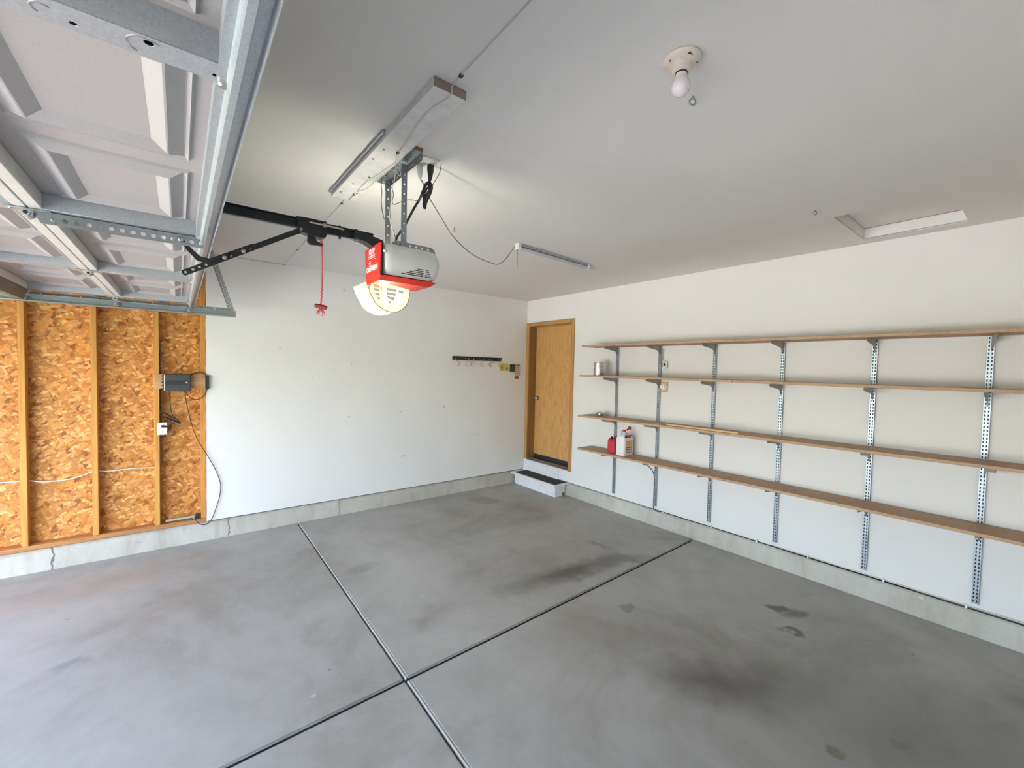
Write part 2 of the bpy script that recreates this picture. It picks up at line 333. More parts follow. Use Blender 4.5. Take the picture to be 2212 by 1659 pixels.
def lens_mat():
    t = NT('milky lamp lens')
    t.b.inputs['Base Color'].default_value = (0.86, 0.88, 0.70, 1); t.b.inputs['Roughness'].default_value = 0.35
    tr = t.n('ShaderNodeBsdfTranslucent'); tr.inputs[0].default_value = (0.93, 0.95, 0.76, 1)
    mx = t.n('ShaderNodeMixShader'); mx.inputs[0].default_value = 0.62
    t.l(t.b.outputs[0], mx.inputs[1]); t.l(tr.outputs[0], mx.inputs[2])
    t.l(mx.outputs[0], t.t.nodes['Material Output'].inputs[0]); return t.m
M_LENS = lens_mat()
def lamp_mat(nm, k):
    t = NT(nm); t.b.inputs['Emission Color'].default_value = (0.99, 1.0, 0.80, 1); t.b.inputs['Emission Strength'].default_value = k; return t.m
M_LIT = lamp_mat('lit lens bulb', 10); M_LIT2 = lamp_mat('lit side bulb', 62)

# ------------------------------------------------------------------ mesh helpers (world coordinates, shifted to the parent's origin)
ORG = {}
def org(o): return ORG.get(o.name, Vector((0, 0, 0))) if o else Vector((0, 0, 0))
class MB:
    def __init__(s): s.v = []; s.f = []; s.sm = []
    def add(s, vs, fs, smooth=False):
        b = len(s.v); s.v += [tuple(v) for v in vs]; s.f += [tuple(b + i for i in f) for f in fs]; s.sm += [smooth] * len(fs); return s
    def box(s, x0, x1, y0, y1, z0, z1):
        vs = [(x, y, z) for z in (z0, z1) for y in (y0, y1) for x in (x0, x1)]
        return s.add(vs, [(0, 2, 3, 1), (4, 5, 7, 6), (0, 1, 5, 4), (2, 6, 7, 3), (0, 4, 6, 2), (1, 3, 7, 5)])
    def prism(s, pts, axis, a, b):
        """2D outline swept along an axis: axis 0 pts=(y,z), 1 pts=(x,z), 2 pts=(x,y)"""
        def P(p, t): return {0: (t, p[0], p[1]), 1: (p[0], t, p[1]), 2: (p[0], p[1], t)}[axis]
        n = len(pts); vs = [P(p, a) for p in pts] + [P(p, b) for p in pts]
        fs = [(i, (i + 1) % n, n + (i + 1) % n, n + i) for i in range(n)] + [tuple(range(n))[::-1], tuple(range(n, 2 * n))]
        return s.add(vs, fs)
    def tube(s, pts, r, seg=8, closed=False):
        pts = [Vector(p) for p in pts]; n = len(pts); rings = []
        up = None
        for i, p in enumerate(pts):
            d = (pts[min(i + 1, n - 1)] - pts[max(i - 1, 0)]) if not closed else (pts[(i + 1) % n] - pts[i - 1])
            d.normalize()
            if up is None: up = d.orthogonal().normalized()
            up = (up - d * up.dot(d)); up = up.normalized() if up.length > 1e-6 else d.orthogonal().normalized()
            w = d.cross(up); rr = r[i] if isinstance(r, (list, tuple)) else r
            rings.append([p + (up * math.cos(2 * PI * k / seg) + w * math.sin(2 * PI * k / seg)) * rr for k in range(seg)])
        vs = [v for ring in rings for v in ring]; fs = []
        m = n if closed else n - 1
        for i in range(m):
            j = (i + 1) % n
            for k in range(seg): fs.append((i * seg + k, i * seg + (k + 1) % seg, j * seg + (k + 1) % seg, j * seg + k))
        if not closed: fs += [tuple(range(seg))[::-1], tuple(range((n - 1) * seg, n * seg))]
        return s.add(vs, fs, True)
    def cyl(s, p, q, r, seg=16): return s.tube([p, q], r, seg)
    def lathe(s, prof, c, axis=(0, 0, 1), seg=24):
        ax = Vector(axis).normalized(); u = ax.orthogonal().normalized(); w = ax.cross(u); c = Vector(c)
        vs = []; fs = []
        for (r, h) in prof:
            for k in range(seg):
                a = 2 * PI * k / seg; vs.append(c + ax * h + (u * math.cos(a) + w * math.sin(a)) * max(r, 1e-5))
        for i in range(len(prof) - 1):
            for k in range(seg): fs.append((i * seg + k, i * seg + (k + 1) % seg, (i + 1) * seg + (k + 1) % seg, (i + 1) * seg + k))
        fs.append(tuple(range(seg))[::-1]); fs.append(tuple(range((len(prof) - 1) * seg, len(prof) * seg)))
        return s.add(vs, fs, True)
    def loft(s, rings, smooth=True):
        n = len(rings[0]); vs = [v for r in rings for v in r]; fs = []
        for i in range(len(rings) - 1):
            for k in range(n): fs.append((i * n + k, i * n + (k + 1) % n, (i + 1) * n + (k + 1) % n, (i + 1) * n + k))
        fs += [tuple(range(n))[::-1], tuple(range((len(rings) - 1) * n, len(rings) * n))]
        return s.add(vs, fs, smooth)
    def build(s, name, mat, parent=None, bevel=0, bseg=2, weld=False):
        o0 = org(parent)
        me = bpy.data.meshes.new(name)
        me.from_pydata([tuple(Vector(v) - o0) for v in s.v], [], s.f)
        for p, sm in zip(me.polygons, s.sm): p.use_smooth = sm
        bm = bmesh.new(); bm.from_mesh(me)
        if weld: bmesh.ops.remove_doubles(bm, verts=bm.verts, dist=1e-6)
        bmesh.ops.recalc_face_normals(bm, faces=bm.faces)
        if bevel: bmesh.ops.bevel(bm, geom=bm.edges[:], offset=bevel, segments=bseg, affect='EDGES', clamp_overlap=True)
        bm.to_mesh(me); bm.free()
        if any(s.sm):
            try: me.set_sharp_from_angle(angle=R(40))
            except Exception: pass
        me.materials.append(mat)
        o = bpy.data.objects.new(name, me); COL.objects.link(o); o.parent = parent
        ORG[o.name] = o0.copy(); return o

def plate(name, outline, holes, thick, M, mat, parent=None, bev=0.0):
    """flat sheet with true holes; outline and holes in 2D, placed by matrix M (sheet normal = M's z)"""
    cu = bpy.data.curves.new(name + '_c', 'CURVE'); cu.dimensions = '2D'; cu.fill_mode = 'BOTH'; cu.extrude = thick / 2
    for loop in [outline] + list(holes):
        sp = cu.splines.new('POLY'); sp.points.add(len(loop) - 1)
        for p, q in zip(sp.points, loop): p.co = (q[0], q[1], 0, 1)
        sp.use_cyclic_u = True
    tmp = bpy.data.objects.new(name + '_t', cu); COL.objects.link(tmp)
    dg = bpy.context.evaluated_depsgraph_get()
    me = bpy.data.meshes.new_from_object(tmp.evaluated_get(dg))
    bpy.data.objects.remove(tmp); bpy.data.curves.remove(cu)
    o0 = org(parent)
    me.transform(Matrix.Translation(-o0) @ M); me.materials.clear(); me.materials.append(mat); me.name = name
    bm = bmesh.new(); bm.from_mesh(me); bmesh.ops.remove_doubles(bm, verts=bm.verts, dist=2e-5); bm.to_mesh(me); bm.free()
    o = bpy.data.objects.new(name, me); COL.objects.link(o); o.parent = parent; ORG[o.name] = o0.copy(); return o

def basis(o, ex, ey):
    ex = Vector(ex).normalized(); ey = Vector(ey).normalized(); ez = ex.cross(ey)
    return Matrix(((ex.x, ey.x, ez.x, o[0]), (ex.y, ey.y, ez.y, o[1]), (ex.z, ey.z, ez.z, o[2]), (0, 0, 0, 1)))
def circ(cx, cy, r, n=8, sx=1, sy=1): return [(cx + r * sx * math.cos(2 * PI * k / n), cy + r * sy * math.sin(2 * PI * k / n)) for k in range(n)]
def rrect(x0, x1, y0, y1, r, n=4):
    out = []
    for cx, cy, a0 in ((x1 - r, y1 - r, 0), (x0 + r, y1 - r, 90), (x0 + r, y0 + r, 180), (x1 - r, y0 + r, 270)):
        for k in range(n + 1): a = R(a0 + 90 * k / n); out.append((cx + r * math.cos(a), cy + r * math.sin(a)))
    return out
def smooth(pts, n=6):
    """Catmull-Rom through the points"""
    P = [Vector(p) for p in pts]; P = [P[0] * 2 - P[1]] + P + [P[-1] * 2 - P[-2]]; out = []
    for i in range(1, len(P) - 2):
        a, b, c, d = P[i - 1:i + 3]
        for k in range(n):
            t = k / n; out.append(0.5 * ((2 * b) + (c - a) * t + (2 * a - 5 * b + 4 * c - d) * t * t + (3 * b - a - 3 * c + d) * t ** 3))
    out.append(P[-2]); return out
def text(name, s, size, M, mat, parent, xs=1.0, depth=0.0006):
    cu = bpy.data.curves.new(name + '_c', 'FONT'); cu.body = s; cu.size = size; cu.extrude = depth; cu.align_x = 'CENTER'; cu.align_y = 'CENTER'; cu.offset = 0.0012 * size / 0.03
    tmp = bpy.data.objects.new(name + '_t', cu); COL.objects.link(tmp)
    me = bpy.data.meshes.new_from_object(tmp.evaluated_get(bpy.context.evaluated_depsgraph_get()))
    bpy.data.objects.remove(tmp); bpy.data.curves.remove(cu)
    o0 = org(parent); me.transform(Matrix.Translation(-o0) @ M @ Matrix.Diagonal((xs, 1, 1, 1))); me.materials.clear(); me.materials.append(mat); me.name = name
    o = bpy.data.objects.new(name, me); COL.objects.link(o); o.parent = parent; ORG[o.name] = o0.copy(); return o

def tag(o, label=None, cat=None, group=None, kind=None):
    if label: o['label'] = label
    if cat: o['category'] = cat
    if group: o['group'] = group
    if kind: o['kind'] = kind
    return o
def thing(name, label, cat, loc, group=None):
    o = bpy.data.objects.new(name, None); o.empty_display_size = 0.1; COL.objects.link(o); o.location = loc
    ORG[o.name] = Vector(loc); return tag(o, label, cat, group)
def struct(o, label=None, cat=None): return tag(o, label, cat, kind='structure')
def copy_tree(o, parent=None):
    c = o.copy(); COL.objects.link(c); c.parent = parent
    for ch in [x for x in COL.objects if x.parent == o]: copy_tree(ch, c)
    return c

# ================================================================== SETTING
# floor: four slabs with recessed tooled joints over a dark bed
floor = struct(MB().box(0, XR, YF, 0, -0.10, -0.018).build('floor', M_JOINT), 'grey stained concrete garage floor cut by two crossing joints', 'floor')
def jx(y): return 2.764 - 0.030 * y         # joint running to the back wall
def jy(x): return -3.183 - 0.012 * x        # joint running along the opening
G = 0.009
c0 = (jx(-3.215), jy(2.86))
for pts in ([(0.0, 0.0), (jx(0) - G, 0.0), (c0[0] - G, c0[1] + G), (0.0, jy(0) + G)],
            [(jx(0) + G, 0.0), (XR, 0.0), (XR, jy(XR) + G), (c0[0] + G, c0[1] + G)],
            [(0.0, jy(0) - G), (c0[0] - G, c0[1] - G), (jx(YF) - G, YF), (0.0, YF)],
            [(c0[0] + G, c0[1] - G), (XR, jy(XR) - G), (XR, YF), (jx(YF) + G, YF)]):
    MB().prism(pts, 2, -0.018, 0.0).build('floor_slab', M_FLOOR, floor, bevel=0.008, bseg=2)

def sj(xa, xb, o): return [(xa, jy(xa) + o), (xb, jy(xb) + o), (xb, jy(xb) + .0085), (xa, jy(xa) + .0085)]
for xa, xb in ((0.01, c0[0] - .012), (c0[0] + .012, XR - .01)): MB().prism(sj(xa, xb, .0005), 2, -0.0175, -0.0045).build('joint_highlight', M_WHITE, floor)  # white strip painting the lit far edge of the groove

drive = struct(MB().box(-1.5, 7.5, -30, YF - 0.16, -0.25, -0.03).build('driveway', M_DRIVE), 'sunlit concrete driveway outside the garage opening', 'driveway')
lawn = struct(MB().box(-40, 40, -60, 30, -0.5, -0.27).build('lawn', M_LAWN), 'lawn around the driveway outside', 'lawn')

# left wall: drywall part, exposed stud bays towards the opening
YS = -3.99           # where the drywall ends
wl = MB()
wl.box(-0.0127, 0.0, YS, 0.0, FH + .007, H)
wl = struct(wl.build('wall_left', M_WALL), 'white painted left wall with unfinished stud bays near the opening', 'wall')
XB = -0.1016
MB().box(-0.0150, -0.0125, YS, 0.0, FH - .001, FH + .014).build('wall_gap', M_JOINT, wl)
MB().box(-0.22, -0.20, YF, 0.012, -0.02, H + 0.1).build('outer_sheathing', M_WALL, wl)
MB().box(XB - 0.011, XB, -5.205, YS - 0.02, FH, H).build('strand_board', M_OSB, wl)
MB().box(XB - 0.0115, XB - 0.0005, YF, -5.208, FH, H).build('strand_board', M_OSB, wl)
MB().box(XB - 0.011, -0.0140, YS + 0.02, -0.0, FH, H).build('stud_bay_backing', M_OSB, wl)
stud_y = [(-6.31, -6.272), (-6.010, -5.972), (-5.600, -5.562), (-5.190, -5.152), (-4.782, -4.744), (-4.376, -4.338), (-4.034, -3.996)]
for a, b in stud_y: MB().box(XB, -0.0130, a, b, FH + 0.039, H - 0.04).build('stud', M_STUD, wl, bevel=0.002, bseg=1)
MB().box(XB, -0.0110, YF, YS + 0.001, FH + 0.0005, FH + 0.0385).build('sill_plate', M_SILL, wl, bevel=0.002, bseg=1)
MB().box(XB, -0.0130, YF, YS, H - 0.039, H - 0.001).build('top_plate', M_STUD, wl)
# ragged torn edge of the drywall
rag = MB(); z = FH
prev = None
pts = []
while z < H: pts.append((YS - 0.002 - rng.random() * 0.008, z)); z += 0.018 + rng.random() * 0.03
rag.prism([(YS + 0.006, FH)] + pts + [(YS + 0.006, H)], 0, -0.0126, -0.0015)
rag.build('torn_edge', M_PINK, wl)

# back wall with the entry door opening and the hole of the frame
def loopbox(x0, x1, y0, y1): return [(x0, y0), (x1, y0), (x1, y1), (x0, y1)]
wb = plate('wall_back', loopbox(-0.0127, XR, FH + .007, H), [loopbox(0.012, 0.985, 0.338, 2.412)], 0.0127, basis((0, 0.00635, 0), (1, 0, 0), (0, 0, 1)), M_WALLB)
MB().box(-0.0127, XR, 0.0128, 0.016, FH - .001, FH + .014).build('wall_gap', M_JOINT, wb)
struct(wb, 'white painted back wall behind the shelving', 'wall')
MB().box(-0.22, XR + 0.2, 0.20, 0.22, -0.02, H + 0.1).build('outer_leaf', M_WALLB, wb)
# right and front walls (outside the picture)
struct(MB().box(XR, XR + 0.15, YF - 0.15, 0.2, -0.02, H + 0.1).build('wall_right', M_WALL), 'white right wall of the garage', 'wall')
wf = struct(MB().box(DX0 - 0.02, DX1 + 0.02, YF - 0.15, YF, ZO, H + 0.1).build('wall_front', M_WALL), 'front wall around the open vehicle doorway', 'wall')
MB().box(-0.22, DX0 - 0.02, YF - 0.15, YF, -0.02, H + 0.1).build('pier', M_WALL, wf); MB().box(DX1 + 0.02, XR, YF - 0.15, YF, -0.02, H + 0.1).build('pier', M_WALL, wf)

# concrete curb under the walls
struct(MB().box(-0.20, 0.003, YF, 0.0, -0.02, FH).build('baseboard_left', M_CURB, bevel=0.004, bseg=1), 'grey concrete curb under the left wall', 'curb')
struct(MB().box(0.003, XR, -0.003, 0.20, -0.02, FH).build('baseboard_back', M_CURB, bevel=0.004, bseg=1), 'grey concrete curb under the shelf wall', 'curb')

# ceiling with the attic hatch well
HX0, HX1, HY0, HY1 = 4.072, 4.612, -0.845, -0.120
ce = plate('ceiling', loopbox(-0.12, XR + 0.1, YF - 0.1, 0.1), [loopbox(HX0, HX1, HY0, HY1)], 0.0127, basis((0, 0, H + 0.00635), (1, 0, 0), (0, 1, 0)), M_CEIL)
struct(ce, 'white painted ceiling with a recessed attic hatch', 'ceiling')
for q in ((HX0 - 0.02, HX0, HY0 - 0.02, HY1 + 0.02), (HX1, HX1 + 0.02, HY0 - 0.02, HY1 + 0.02), (HX0, HX1, HY1, HY1 + 0.02), (HX0, HX1, HY0 - 0.02, HY0)):
    MB().box(*q, H + 0.0129, H + 0.13).build('hatch_lining', M_WALLB, ce)
MB().box(HX0 + 0.004, HX1 - 0.004, HY0 + 0.004, HY1 - 0.004, H + 0.085, H + 0.10).build('hatch_panel', M_CEIL, ce)
MB().box(HX0, HX1, HY1 - 0.010, HY1, H + 0.0845, H + 0.092).build('gap_shade_strip', M_BROWNW, ce)  # brown strip painting in the shadow line around the hatch panel
struct(MB().box(-0.6, XR + 0.6, YF - 0.6, 0.5, H + 0.14, H + 0.26).build('roof', M_WALLB), 'roof slab above the garage ceiling', 'roof')
struct(MB().box(0.0005, 0.028, -3.99, -3.335, H - 0.0025, H - 0.0003).build('trim_1', M_TAPE), 'tan tape strip along the top of the left wall', 'trim')

# entry door
d1 = bpy.data.objects.new('door_1', None); COL.objects.link(d1); d1.location = (0.5, 0, 0.35); ORG['door_1'] = Vector((0.5, 0, 0.35))
struct(d1, 'oak veneer entry door in an oak frame at the corner', 'door')
MB().box(0.0015, 0.0650, -0.012, 0.0, 0.350, 2.425).build('casing', M_TRIM, d1, bevel=0.002, bseg=1)
MB().box(0.945, 1.002, -0.012, 0.0, 0.338, 2.425).build('casing', M_TRIM, d1, bevel=0.002, bseg=1)
MB().box(0.0650, 0.945, -0.012, 0.0, 2.370, 2.425).build('casing', M_TRIMX, d1, bevel=0.002, bseg=1)
MB().box(0.0450, 0.0640, 0.0, 0.19, 0.340, 2.405).build('jamb', M_JAMB, d1)
MB().box(0.946, 0.965, 0.0, 0.19, 0.340, 2.405).build('jamb', M_JAMB, d1)
MB().box(0.0640, 0.946, 0.0, 0.19, 2.371, 2.405).build('jamb', M_TRIMX, d1)
MB().box(0.0640, 0.946, 0.105, 0.127, 2.358, 2.371).build('door_stop', M_TRIMX, d1)
slab = MB().box(0.0700, 0.940, 0.135, 0.175, 0.425, 2.364).build('slab', M_OAK, d1, bevel=0.002, bseg=1)
kb = MB(); kb.lathe([(0.030, 0), (0.030, 0.006), (0.012, 0.008), (0.012, 0.03), (0.022, 0.036), (0.028, 0.048), (0.026, 0.060), (0.014, 0.067), (0.0, 0.068)], (0.142, 0.135, 1.285), (0, -1, 0), 20)
kb.build('knob', M_CHROME, slab)
MB().box(0.064, 0.946, 0.0005, 0.19, 0.340, 0.356).build('threshold', M_ALU, d1)
MB().box(0.064, 0.946, 0.03, 0.085, 0.356, 0.368).build('threshold_ridge', M_ALU, d1, bevel=0.003)
MB().box(0.070, 0.940, 0.128, 0.170, 0.357, 0.425).build('door_sweep', M_BLKPL, d1)

# ================================================================== STEP AND RISER BOARD
st = thing('doorstep', 'white painted wooden step with black grip mat below the entry door', 'step', (0.47, -0.11, 0))
MB().prism([(-0.212, 0.001), (-0.070, 0.001), (-0.070, 0.045), (-0.02, 0.045), (-0.02, 0.150), (-0.212, 0.150)], 0, 0.045, 0.915).build('riser_box', M_PAINT, st)
MB().box(0.010, 0.955, -0.268, -0.135, 0.150, 0.178).build('tread_board', M_PAINT, st, bevel=0.004)
MB().box(0.010, 0.955, -0.130, -0.008, 0.150, 0.178).build('tread_board', M_PAINT, st, bevel=0.004)
MB().box(0.075, 0.930, -0.235, -0.012, 0.1782, 0.182).build('grip_mat', M_MAT, st)
tag(MB().box(0.012, 0.765, -0.009, -0.0003, 0.183, 0.333).build('riser_board', M_PAINT), 'scuffed white board on the wall between step and door sill', 'board')

# ================================================================== SHELVING
SX = [1.732, 2.308, 2.920, 3.522, 4.150, 4.738]
ORD = ['first', 'second', 'third', 'fourth', 'fifth', 'sixth']
ROWN = ['top', 'second', 'third', 'bottom']
def row_bot(r, x):          # underside of a shelf row, slightly out of level as in the place
    a, b = ((2.012, 2.012), (1.648, 1.648), (1.150, 1.180), (0.741, 0.752))[r]
    return a + (b - a) * (x - 1.4) / 3.5
TH = 0.022
# uprights
zt, zb = 2.012, 0.228
def upright_mesh():
    m = MB(); w, d = 0.017, 0.018
    m.box(-w, -w + 0.0015, -d, 0, zb, zt); m.box(w - 0.0015, w, -d, 0, zb, zt)
    cols = [-w, -0.0115, -0.0045, 0.0045, 0.0115, w]; y = -d; z = zb
    def q(xa, xb, za, zc): m.add([(xa, y, za), (xb, y, za), (xb, y, zc), (xa, y, zc)], [(0, 1, 2, 3)])
    while z < zt - 0.001:
        z1 = min(z + 0.0104, zt); q(cols[0], cols[5], z, z1)
        z2 = min(z + 0.0254, zt)
        if z2 > z1: q(cols[0], cols[1], z1, z2); q(cols[2], cols[3], z1, z2); q(cols[4], cols[5], z1, z2)
        z = z2
    m.box(-w, w, -d, -d + 0.0015, zb - 0.001, zb + 0.001)
    return m
up0 = None
for i, x in enumerate(SX):
    if up0 is None:
        up0 = upright_mesh().build('shelf_upright', M_GALVB, weld=True); o = up0; MB().box(-.0150, .0150, -.0030, -.0012, zb + .002, zt - .002).build('slot_shade_sheet', M_BLACK, up0)  # black sheet added so the slots read as shaded cavities
    else: o = copy_tree(up0)
    o.location = (x, -0.0008, 0)
    tag(o, 'galvanized slotted wall upright, %s one counted from the entry door' % ORD[i], 'shelf upright', 'slotted shelf uprights')
# brackets
def bracket_proto():
    prof = [(-0.019, 0.0), (-0.262, 0.0), (-0.268, -0.006), (-0.268, -0.018), (-0.258, -0.024), (-0.075, -0.047), (-0.045, -0.062), (-0.022, -0.098), (-0.019, -0.10)]
    o = plate('shelf_bracket', prof, [circ(-0.255, -0.0115, 0.0055, 10)], 0.005, basis((0, 0, 0), (0, 1, 0), (0, 0, 1)), M_BRKT)
    MB().box(-0.006, 0.006, -0.262, -0.019, -0.0022, -0.0002).build('flange', M_BRKT, o)
    for hz_ in (-0.015, -0.070):
        MB().prism([(-0.0195, hz_), (-0.010, hz_), (-0.010, hz_ - .015), (-0.0195, hz_ - .013)], 0, -0.0015, 0.0015).build('hook', M_BRKT, o)
    return o
br0 = None
for r in range(4):
    for i, x in enumerate(SX):
        if br0 is None: br0 = bracket_proto(); o = br0
        else: o = copy_tree(br0)
        o.location = (x, -0.0008, row_bot(r, x) - 0.0008)
        o.rotation_euler = (0, 0, {(2, 5): R(14), (0, 5): R(9)}.get((r, i), 0))
        tag(o, 'steel bracket holding the %s shelf on the %s upright from the entry door' % (ROWN[r], ORD[i]), 'shelf bracket', 'shelf brackets')
# boards
JT = [3.235, 3.226, 3.207, 3.196]; X0 = [1.410, 1.385, 1.372, 1.376]
for r in range(4):
    for k, (xa, xb) in enumerate(((X0[r], JT[r] - 0.0015), (JT[r] + 0.0015, 5.70))):
        m = MB(); za, zc = row_bot(r, xa), row_bot(r, xb); yb, yf = -0.0225, -0.300 - (0.004 if k == 0 else 0)
        if r == 0 and k == 1: za -= 0.0; yf += 0.004
        vs = [(xa, yf, za), (xb, yf, zc), (xb, yb, zc), (xa, yb, za), (xa, yf, za + TH), (xb, yf, zc + TH), (xb, yb, zc + TH), (xa, yb, za + TH)]
        m.add(vs, [(0, 3, 2, 1), (4, 5, 6, 7), (0, 1, 5, 4), (2, 3, 7, 6), (0, 4, 7, 3), (1, 2, 6, 5)])
        o = m.build('shelf_board', M_SHELF, bevel=0.0015, bseg=1)
        tag(o, 'particle board plank of the %s shelf, %s the butt joint' % (ROWN[r], 'between the entry door and' if k == 0 else 'beyond'), 'shelf', 'particle board shelves')

# ---- things on the shelves
zr2 = row_bot(1, 1.6) + TH
can = thing('tin_can', 'bare shiny tin can standing on the second shelf', 'can', (1.605, -0.20, zr2))
c = MB(); prof = [(0.058, 0.0), (0.062, 0.002), (0.062, 0.006), (0.059, 0.009)]
for k in range(9): prof += [(0.0590, 0.03 + k * 0.012), (0.0605, 0.036 + k * 0.012)]
prof += [(0.059, 0.148), (0.062, 0.152), (0.062, 0.157), (0.059, 0.158), (0.057, 0.150), (0.0, 0.150)]
c.lathe(prof, (1.605, -0.20, zr2 + 0.0003), seg=32); c.build('body', M_TIN, can)
lid = MB(); lid.lathe([(0.056, 0), (0.056, 0.003), (0.0, 0.003)], (1.607, -0.196, zr2 + 0.1515), (0.10, 0.02, 1), 24); lid.build('lid', M_TIN, can)

z4 = row_bot(3, 1.95) + TH + 0.0005
# white jug
jug = thing('sprayer_jug', 'white plastic jug with a printed label and red hose on the bottom shelf', 'jug', (1.985, -0.17, z4))
def rr3(x0, x1, y0, y1, z, r): return [(p[0], p[1], z) for p in rrect(x0, x1, y0, y1, r, 4)]
b = MB(); x0, x1, y0, y1 = 1.928, 2.050, -0.258, -0.075
b.loft([rr3(x0 + .006, x1 - .006, y0 + .006, y1 - .006, z4, .02), rr3(x0, x1, y0, y1, z4 + .012, .024), rr3(x0, x1, y0, y1, z4 + .19, .024), rr3(x0 + .004, x1 - .004, y0 + .004, y1 - .004, z4 + .205, .022),
        rr3(x0 + .022, x1 - .018, y0 + .02, y1 - .035, z4 + .235, .03), rr3(x0 + .036, x1 - .034, y0 + .05, y1 - .07, z4 + .255, .02), rr3(x0 + .040, x1 - .040, y0 + .056, y1 - .078, z4 + .268, .018)])
b.build('body', M_WHITE, jug)
hd = MB(); hd.tube(smooth([(1.985, -0.238, z4 + .205), (1.985, -0.244, z4 + .245), (1.985, -0.225, z4 + .270), (1.985, -0.190, z4 + .268)], 5), 0.011, 10); hd.build('handle', M_WHITE, jug)
cp = MB(); cp.lathe([(0.021, 0), (0.022, 0.002), (0.022, 0.02), (0.018, 0.023), (0.0, 0.023)], (1.985, -0.182, z4 + .264), seg=20); cp.build('cap', M_REDCAN, jug)
hose = MB(); pp = []
for k in range(64):
    a = k / 63; pp.append((2.046 + 0.006 * math.sin(a * 40), -0.236 + 0.105 * (0.5 - 0.5 * math.cos(a * PI * 7)), z4 + .205 + 0.030 * a + 0.004 * math.sin(a * 31)))
hose.tube(pp, 0.0048, 6); hose.build('coiled_hose', M_REDCAN, jug)
sp = MB(); sp.tube([(2.0, -0.15, z4 + .285), (2.0, -0.12, z4 + .300), (2.0, -0.105, z4 + .305)], 0.009, 10); sp.build('spray_tube', M_REDCAN, jug); sp = MB(); sp.lathe([(0.020, -.008), (0.020, .008)], (2.0, -0.098, z4 + .305), (1, 0, 0), 16); sp.build('spray_nozzle', M_REDCAN, jug)
lb = MB().box(x1 + .0002, x1 + .0012, -0.225, -0.108, z4 + .03, z4 + .178).build('label', M_CREAM, jug)
for (za, zb2, m) in ((.148, .172, M_LABO), (.112, .142, M_LABY), (.088, .104, M_LABR), (.066, .080, M_LABR), (.036, .058, M_LABP)):
    MB().box(x1 + .0013, x1 + .0018, -0.219, -0.114, z4 + za, z4 + zb2).build('print_band', m, lb)
for q in range(3): MB().box(x1 + .0019, x1 + .0022, -0.208, -0.150 + .012 * q, z4 + .118 + .008 * q, z4 + .121 + .008 * q).build('print_line', M_LABR, lb)
# red fuel can
fc = thing('fuel_can', 'small red plastic fuel can beside the white jug', 'fuel can', (1.835, -0.15, z4))
f = MB(); fx0, fx1, fy0, fy1 = 1.785, 1.886, -0.228, -0.055
prof = [(fy0 + .012, 0), (fy1 - .012, 0), (fy1, .012), (fy1, .135), (fy1 - .02, .165), (fy1 - .06, .172), (fy0 + .03, .172), (fy0 + .010, .163), (fy0, .140), (fy0, .012)]
def frame(x, ins): 
    cy, cz = (fy0 + fy1) / 2, .086
    return [(x, cy + (p[0] - cy) * (1 - ins), z4 + cz + (p[1] - cz) * (1 - ins)) for p in prof]
f.loft([frame(fx0, .10), frame(fx0 + .012, 0), frame(fx1 - .012, 0), frame(fx1, .10)], False); f.build('body', M_REDCAN, fc, bevel=0.004)
MB().prism([(-0.175, z4 + .05), (-0.160, z4 + .05), (-0.160, z4 + .115), (-0.120, z4 + .125), (-0.120, z4 + .138), (-0.175, z4 + .130)], 0, fx1 - .002, fx1 + .003).build('moulded_rib', M_REDCAN, fc)
n = MB(); n.lathe([(0.018, 0), (0.018, .012), (0.014, .014), (0.014, .022), (0, .022)], (1.835, -0.20, z4 + .168), (0, -.5, 1), 16); n.build('cap', M_BLKPL, fc)
h = MB(); h.tube(smooth([(1.835, -0.165, z4 + .168), (1.835, -0.150, z4 + .188), (1.835, -0.105, z4 + .188), (1.835, -0.088, z4 + .168)], 4), 0.007, 8); h.build('handle', M_REDCAN, fc)
# wood strip and crumpled metal on the third shelf
zr3 = row_bot(2, 2.9) + TH
sm = MB()
xa, xb = 2.570, 3.285; za, zc = row_bot(2, xa) + TH + .0006, row_bot(2, xb) + TH + .0006
vs = []
for (x, y, zz) in ((xa, -0.245, za), (xb, -0.262, zc)): vs += [(x, y - .017, zz), (x, y + .017, zz), (x, y + .017, zz + .009), (x, y + .006, zz + .015), (x, y - .017, zz + .015)]
sm.add(vs, [(0, 5, 6, 1), (1, 6, 7, 2), (2, 7, 8, 3), (3, 8, 9, 4), (4, 9, 5, 0), (0, 1, 2, 3, 4), (9, 8, 7, 6, 5)])
tag(sm.build('wood_moulding', M_DOWEL), 'loose pale wood strip lying along the third shelf edge', 'wood strip')
zr = row_bot(2, 1.6) + TH
cl = thing('crumpled_foil', 'small crumpled grey metal scrap on the third shelf', 'scrap', (1.60, -0.15, zr))
for k in range(3):
    bm = bmesh.new(); bmesh.ops.create_icosphere(bm, subdivisions=2, radius=1)
    cx, cy, rr_ = (1.575, 1.612, 1.645)[k], (-.15, -.16, -.13)[k], (.026, .032, .02)[k]
    m = MB(); off = len(m.v)
    vs = []
    for v in bm.verts:
        kq = 0.65 + rng.random() * 0.5
        vs.append((cx + v.co.x * rr_ * 1.2 * kq, cy + v.co.y * rr_ * kq, max(zr + .0030, zr + rr_ * .72 + v.co.z * rr_ * kq)))
    fs = [tuple(v.index for v in fc_.verts) for fc_ in bm.faces]; m.add(vs, fs); m.build('crumple', M_DUST, cl); bm.free()

